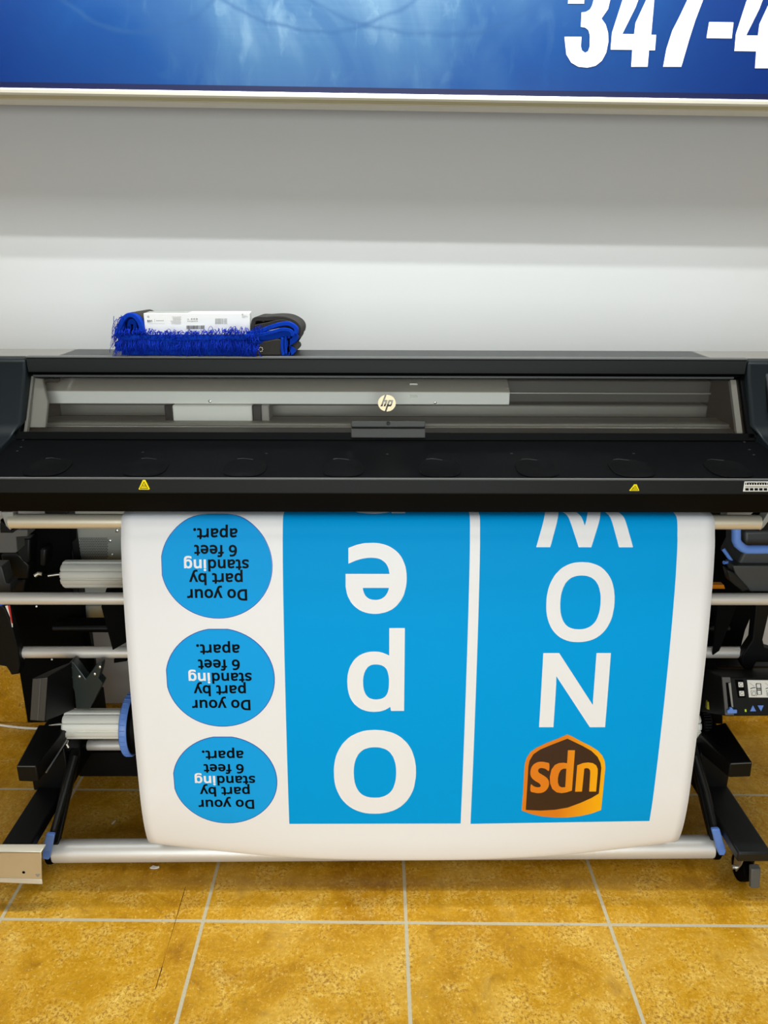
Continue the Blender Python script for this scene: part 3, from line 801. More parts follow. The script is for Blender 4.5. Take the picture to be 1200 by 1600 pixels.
# --- control box of the take-up reel
cb = MB().hexa([at(1127, 1058, 1.765), at(1275, 1062, 1.765), at(1275, 1118, 1.735), at(1135, 1119, 1.735)],
               [at(1102, 1045, 1.90), at(1250, 1043, 1.90), at(1250, 1108, 1.88), at(1092, 1112, 1.88)]).build('control_box', 'fascia', P, bevel=.004)
def cb_pt(px, py, off=0.0):
    """where a pixel's ray meets the control box's front face"""
    a, b, c_ = at(1127, 1058, 1.765), at(1275, 1062, 1.765), at(1135, 1119, 1.735)
    n = (b-a).cross(c_-a).normalized()
    if n.y > 0: n = -n
    d = ray(px, py)
    return CAM+d*((a-CAM).dot(n)/d.dot(n))+n*off
def cbm(pts, o0, o1, name, material, parent=cb, bevel=0.0):
    return MB().loft([[cb_pt(x, y, o1) for x, y in pts], [cb_pt(x, y, o0) for x, y in pts]]).build(name, material, parent, bevel=bevel, smooth=20)
sl = cbm([(1127.5, 1058), (1140, 1058), (1146, 1117), (1133, 1117)], -.002, .003, 'slider', 'plastic_grey')
cbm([(1133, 1066), (1140.5, 1066), (1144.5, 1108), (1137, 1108)], .002, .0034, 'slot', 'vent_black', sl)
cbm([(1137, 1067), (1140.5, 1066), (1144.5, 1104), (1142, 1104)], .003, .0046, 'slot_lip', 'label_grey', sl)
cbm([(1138, 1103), (1141, 1103.5), (1143, 1107), (1149, 1107), (1149, 1113), (1134, 1113.5), (1133.5, 1108), (1137, 1107)], .003, .011, 'slider_tab', 'periwinkle', sl, bevel=.002)
bp_ = cbm([(1148, 1062), (1161, 1062), (1165, 1090), (1153, 1090)], -.001, .002, 'button_panel', 'vent_black', bevel=.001)
for (x, y) in ((1156.5, 1069.3), (1158, 1083)):
    b_ = cbm([(x-4, y-4), (x+3.6, y-4), (x+4.3, y+4), (x-3.2, y+4)], .0015, .004, 'button', 'label_white', bp_, bevel=.001)
    MB().tube([cb_pt(x+2.3*math.cos(t), y+2.3*math.sin(t), .0042) for t in [k*5.2/10 for k in range(11)]], .0005, 5).build('arrow_mark', 'label_black', b_)
gd = cbm([(1167, 1062.5), (1240, 1063), (1243, 1090), (1170, 1089.5)], -.001, .0012, 'guide_label', 'label_white')
g_ = MB()
def gl(pts, r=.0006): g_.tube([cb_pt(x, y, .0016) for x, y in pts], r, 5)
for dx in (0, 24, 48):
    gl([(1172+dx, 1076), (1176+dx, 1074.5), (1180+dx, 1074)], .0009)
    gl([(1173+dx, 1079), (1181+dx, 1079), (1182+dx, 1087), (1174+dx, 1087), (1173+dx, 1079)], .0004)
    gl([(1177.5+dx+3*math.cos(t), 1083.5+3*math.sin(t)) for t in [k*.7 for k in range(10)]], .0004)
    gl([(1171+dx, 1067), (1178+dx, 1072)], .0003)
    gl([(1181+dx, 1068), (1188+dx, 1068), (1189.5+dx, 1085), (1183+dx, 1085), (1181+dx, 1068)], .0011)
    gl([(1182+dx, 1075.5), (1189+dx, 1075.5)], .0013); gl([(1182+dx, 1078), (1189+dx, 1078)], .0013)
g_.build('guide_drawing', 'label_black', gd)
cbm([(1163, 1108), (1165.5, 1108), (1166, 1112), (1163.6, 1112)], -.001, .002, 'status_light', 'green_led')
cbm([(1176, 1102), (1180.8, 1111), (1171.4, 1111)], -.001, .002, 'arrow_key', 'periwinkle')
cbm([(1183.3, 1102), (1192.6, 1102), (1188.6, 1111)], -.001, .002, 'arrow_key', 'periwinkle')
# reel drive behind the control box
MB().prism_px([(1080, 1040), (1128, 1050), (1130, 1132), (1078, 1130)], 1.935, .06).build('reel_drive', 'black_matte', P, bevel=.004)
MB().prism_px([(1105.5, 1097), (1107.5, 1097), (1108.5, 1109), (1104.5, 1108)], 1.80, .01).build('yellow_mark', 'yellow_dull', P)
# ------------------------------------------------------------------ media spindles
def spindle(Y, py, xa, xb, label, flange_px=None, axis_px=None, taper=True):
    z = at(xa, py, Y).z
    x0, x1 = at(xa, py, Y).x, at(xb, py, Y).x
    root = empty('media_spindle', ((x0+x1)/2, Y, z))
    tag(root, label, 'spindle')
    R = .0415; prof = []
    ribs = 10
    for i in range(ribs):
        a0 = 2*math.pi*i/ribs
        for da, r in ((.03, R-.006), (.07, R-.006), (.10, R), (.24, R+.0006), (.40, R+.0006), (.54, R)):
            a = a0+da; prof.append((a, r))
    ring = lambda x: [(x, Y+r*math.cos(a), z+r*math.sin(a)) for a, r in prof]
    sh = lambda x, k: [(x, Y+r*k*math.cos(a), z+r*k*math.sin(a)) for a, r in prof]
    MB().loft([sh(x0, .9), ring(x0+.006), ring(x1-.006), sh(x1, .9)]).build('core_tube', 'spindle_alu', root, bevel=.0008, segs=1, smooth=25)
    MB().tube([(x0-.045, Y-.01, z-.002), (x0-.02, Y-.005, z), (x0+.01, Y, z)], .0042, 12).build('spindle_pin', 'zinc', root)
    MB().tube([(x1-.01, Y, z), (x1+.02, Y, z)], .0060, 12).build('spindle_pin', 'zinc', root)
    return root, z, x0, x1
sp, sz, sx0, sx1 = spindle(2.10, 896.5, 101, 1085, 'upper pale ribbed aluminium spindle behind the metal tubes of the printer')
MB().tube([at(54, 900, 2.08), at(60, 896, 2.085), at(66, 897, 2.085)], .0058, 10).build('pin_tip', 'plate_metal', sp)
MB().tube([at(66, 897, 2.085), at(73, 897, 2.09)], .0062, 12).build('pin_collar', 'vent_black', sp)
sp2, tz, tx0, tx1 = spindle(1.877, 1130.5, 104, 1088, 'lower pale ribbed aluminium spindle carrying the light blue flange, close to the floor')
cfl = Vector((at(207, 1136, 1.877).x, 1.877, tz))
fl = MB().lathe(cfl+Vector((-.011, 0, 0)), (1, 0, 0), [(0, .0425), (.0, .084), (.003, .0885), (.019, .0885), (.022, .0865), (.022, .083), (.012, .082), (.012, .0425)], 64).build('flange', 'periwinkle', sp2)
rb = MB()
for k in range(36):
    a = 2*math.pi*k/36
    q = Vector((0, math.cos(a), math.sin(a)))
    rb.tube([cfl+q*.0886+Vector((-.007, 0, 0)), cfl+q*.0886+Vector((.007, 0, 0))], .0011, 6)
rb.build('grip_ribs', 'periwinkle', fl)
MB().lathe(cfl+Vector((.0015, 0, 0)), (1, 0, 0), [(0, .0425), (0, .0815), (.0185, .0825), (.0185, .0425)], 48).build('flange_face', 'vent_black', fl)
# right end hub of the lower spindle
ce = Vector((at(1099, 1128, 1.86).x, 1.877, tz))
MB().lathe(ce, (1, 0, 0), [(-.004, .018), (-.004, .034), (.0, .036), (.018, .036), (.022, .032), (.022, .016)], 32).build('hub_ring', 'vent_black', sp2)
nk = MB()
for k in range(28):
    a = 2*math.pi*k/28
    q = Vector((0, math.cos(a), math.sin(a)))
    nk.tube([ce+q*.0362, ce+q*.0362+Vector((.017, 0, 0))], .0009, 5)
nk.build('hub_knurl', 'black_metal', sp2)

# ------------------------------------------------------------------ the printed vinyl sheet
SW = 1.372
SX0 = 0.0955                      # its middle line
FRONT = [(1.86, 1.0065), (1.74, 1.0066), (1.702, 1.0060), (1.687, 1.0005), (1.679, .988), (1.672, .968), (1.662, .936), (1.646, .85), (1.630, .72), (1.618, .58), (1.609, .44), (1.605, .34), (1.6035, .27)]
EDGE = [(1.610, .195), (1.626, .140), (1.655, .113), (1.690, .118), (1.722, .150), (1.765, .21), (1.81, .27), (1.830, .308)]
MIDL = [(1.602, .200), (1.602, .135), (1.610, .096), (1.627, .080), (1.648, .090), (1.692, .15), (1.772, .24), (1.830, .308)]
def catmull(pts, n):
    out = []
    P_ = [pts[0]]+list(pts)+[pts[-1]]
    for i in range(1, len(P_)-2):
        p0, p1, p2, p3 = P_[i-1], P_[i], P_[i+1], P_[i+2]
        for k in range(n):
            t = k/n
            out.append(tuple(.5*((2*b)+(-a+c)*t+(2*a-5*b+4*c-d)*t*t+(-a+3*b-3*c+d)*t**3) for a, b, c, d in zip(p0, p1, p2, p3)))
    out.append(tuple(pts[-1]))
    return out
NS = 10
cE = catmull(FRONT+EDGE, NS); cM = catmull(FRONT+MIDL, NS)
ARC = [0.0]
for a, b in zip(cM, cM[1:]): ARC.append(ARC[-1]+math.dist(a, b))
SMAX = ARC[-1]
import bisect as _bi
def curve_at(c, s):
    s = min(max(s, 0), SMAX)
    i = min(max(_bi.bisect_right(ARC, s)-1, 0), len(c)-2)
    t = (s-ARC[i])/(ARC[i+1]-ARC[i])
    return c[i][0]+(c[i+1][0]-c[i][0])*t, c[i][1]+(c[i+1][1]-c[i][1])*t
def ewt(u): return min(1, abs(2*u/SW))**2.6
def sheet(u, s, off=0.0):
    """u across (0 in the middle), s down the sheet; off lifts a print off the face"""
    def p(s_):
        e = curve_at(cE, s_); q = curve_at(cM, s_); k = ewt(u)
        return q[0]+(e[0]-q[0])*k, q[1]+(e[1]-q[1])*k
    y, z = p(s)
    if off:
        a, b = p(s-.003), p(s+.003)
        ty, tz_ = b[0]-a[0], b[1]-a[1]
        L = math.hypot(ty, tz_)
        y += off*tz_/L; z += -off*ty/L
    return Vector((SX0+u, y, z))
def px_us(px, py):
    """pixel -> (u, s) on the sheet's front"""
    d = ray(px, py)
    lo, hi = ARC[2*NS], ARC[15*NS]
    for _ in range(40):
        mid = (lo+hi)/2
        Y0 = 1.65
        u = (CAM+d*(Y0/d.y)).x-SX0
        for __ in range(3):
            pt = sheet(u, mid); u = (d.x*(pt.y/d.y))-SX0
        pt = sheet(u, mid)
        if pt.z > H+d.z*(pt.y/d.y): lo = mid
        else: hi = mid
    return u, (lo+hi)/2
def map_bm(bm, off, name, material, parent):
    """flat (u, s) mesh -> cut fine along s (and u), wrapped onto the sheet"""
    ss = [v.co.y for v in bm.verts]; us = [v.co.x for v in bm.verts]
    for i, s in enumerate(ARC):
        if i % 2 == 0 and min(ss) < s < max(ss):
            bmesh.ops.bisect_plane(bm, geom=bm.verts[:]+bm.edges[:]+bm.faces[:], plane_co=(0, s, 0), plane_no=(0, 1, 0))
    u = -SW/2
    while u < SW/2:
        if min(us) < u < max(us):
            bmesh.ops.bisect_plane(bm, geom=bm.verts[:]+bm.edges[:]+bm.faces[:], plane_co=(u, 0, 0), plane_no=(1, 0, 0))
        u += SW/28
    o_ = VS.location
    for v in bm.verts: v.co = sheet(v.co.x, v.co.y, off)-o_
    me = bpy.data.meshes.new(name); bm.to_mesh(me); bm.free()
    me.materials.append(MATS[material]); me.shade_smooth()
    for poly in me.polygons: pass
    o = bpy.data.objects.new(name, me); COL.objects.link(o); o.parent = parent
    return o
def flat_bm(loops, offset=0.0):
    """filled 2D outlines (with holes) -> bmesh in the XY plane"""
    cu_ = bpy.data.curves.new('outline', 'CURVE'); cu_.dimensions = '2D'; cu_.fill_mode = 'BOTH'; cu_.offset = offset
    for lp in loops:
        sp_ = cu_.splines.new('POLY'); sp_.points.add(len(lp)-1); sp_.use_cyclic_u = True
        for q, p in zip(sp_.points, lp): q.co = (p[0], p[1], 0, 1)
    o = bpy.data.objects.new('outline', cu_); COL.objects.link(o)
    dg = bpy.context.evaluated_depsgraph_get()
    me = bpy.data.meshes.new_from_object(o.evaluated_get(dg))
    bm = bmesh.new(); bm.from_mesh(me)
    bpy.data.objects.remove(o); bpy.data.curves.remove(cu_); bpy.data.meshes.remove(me)
    bmesh.ops.remove_doubles(bm, verts=bm.verts[:], dist=1e-6)
    return bm
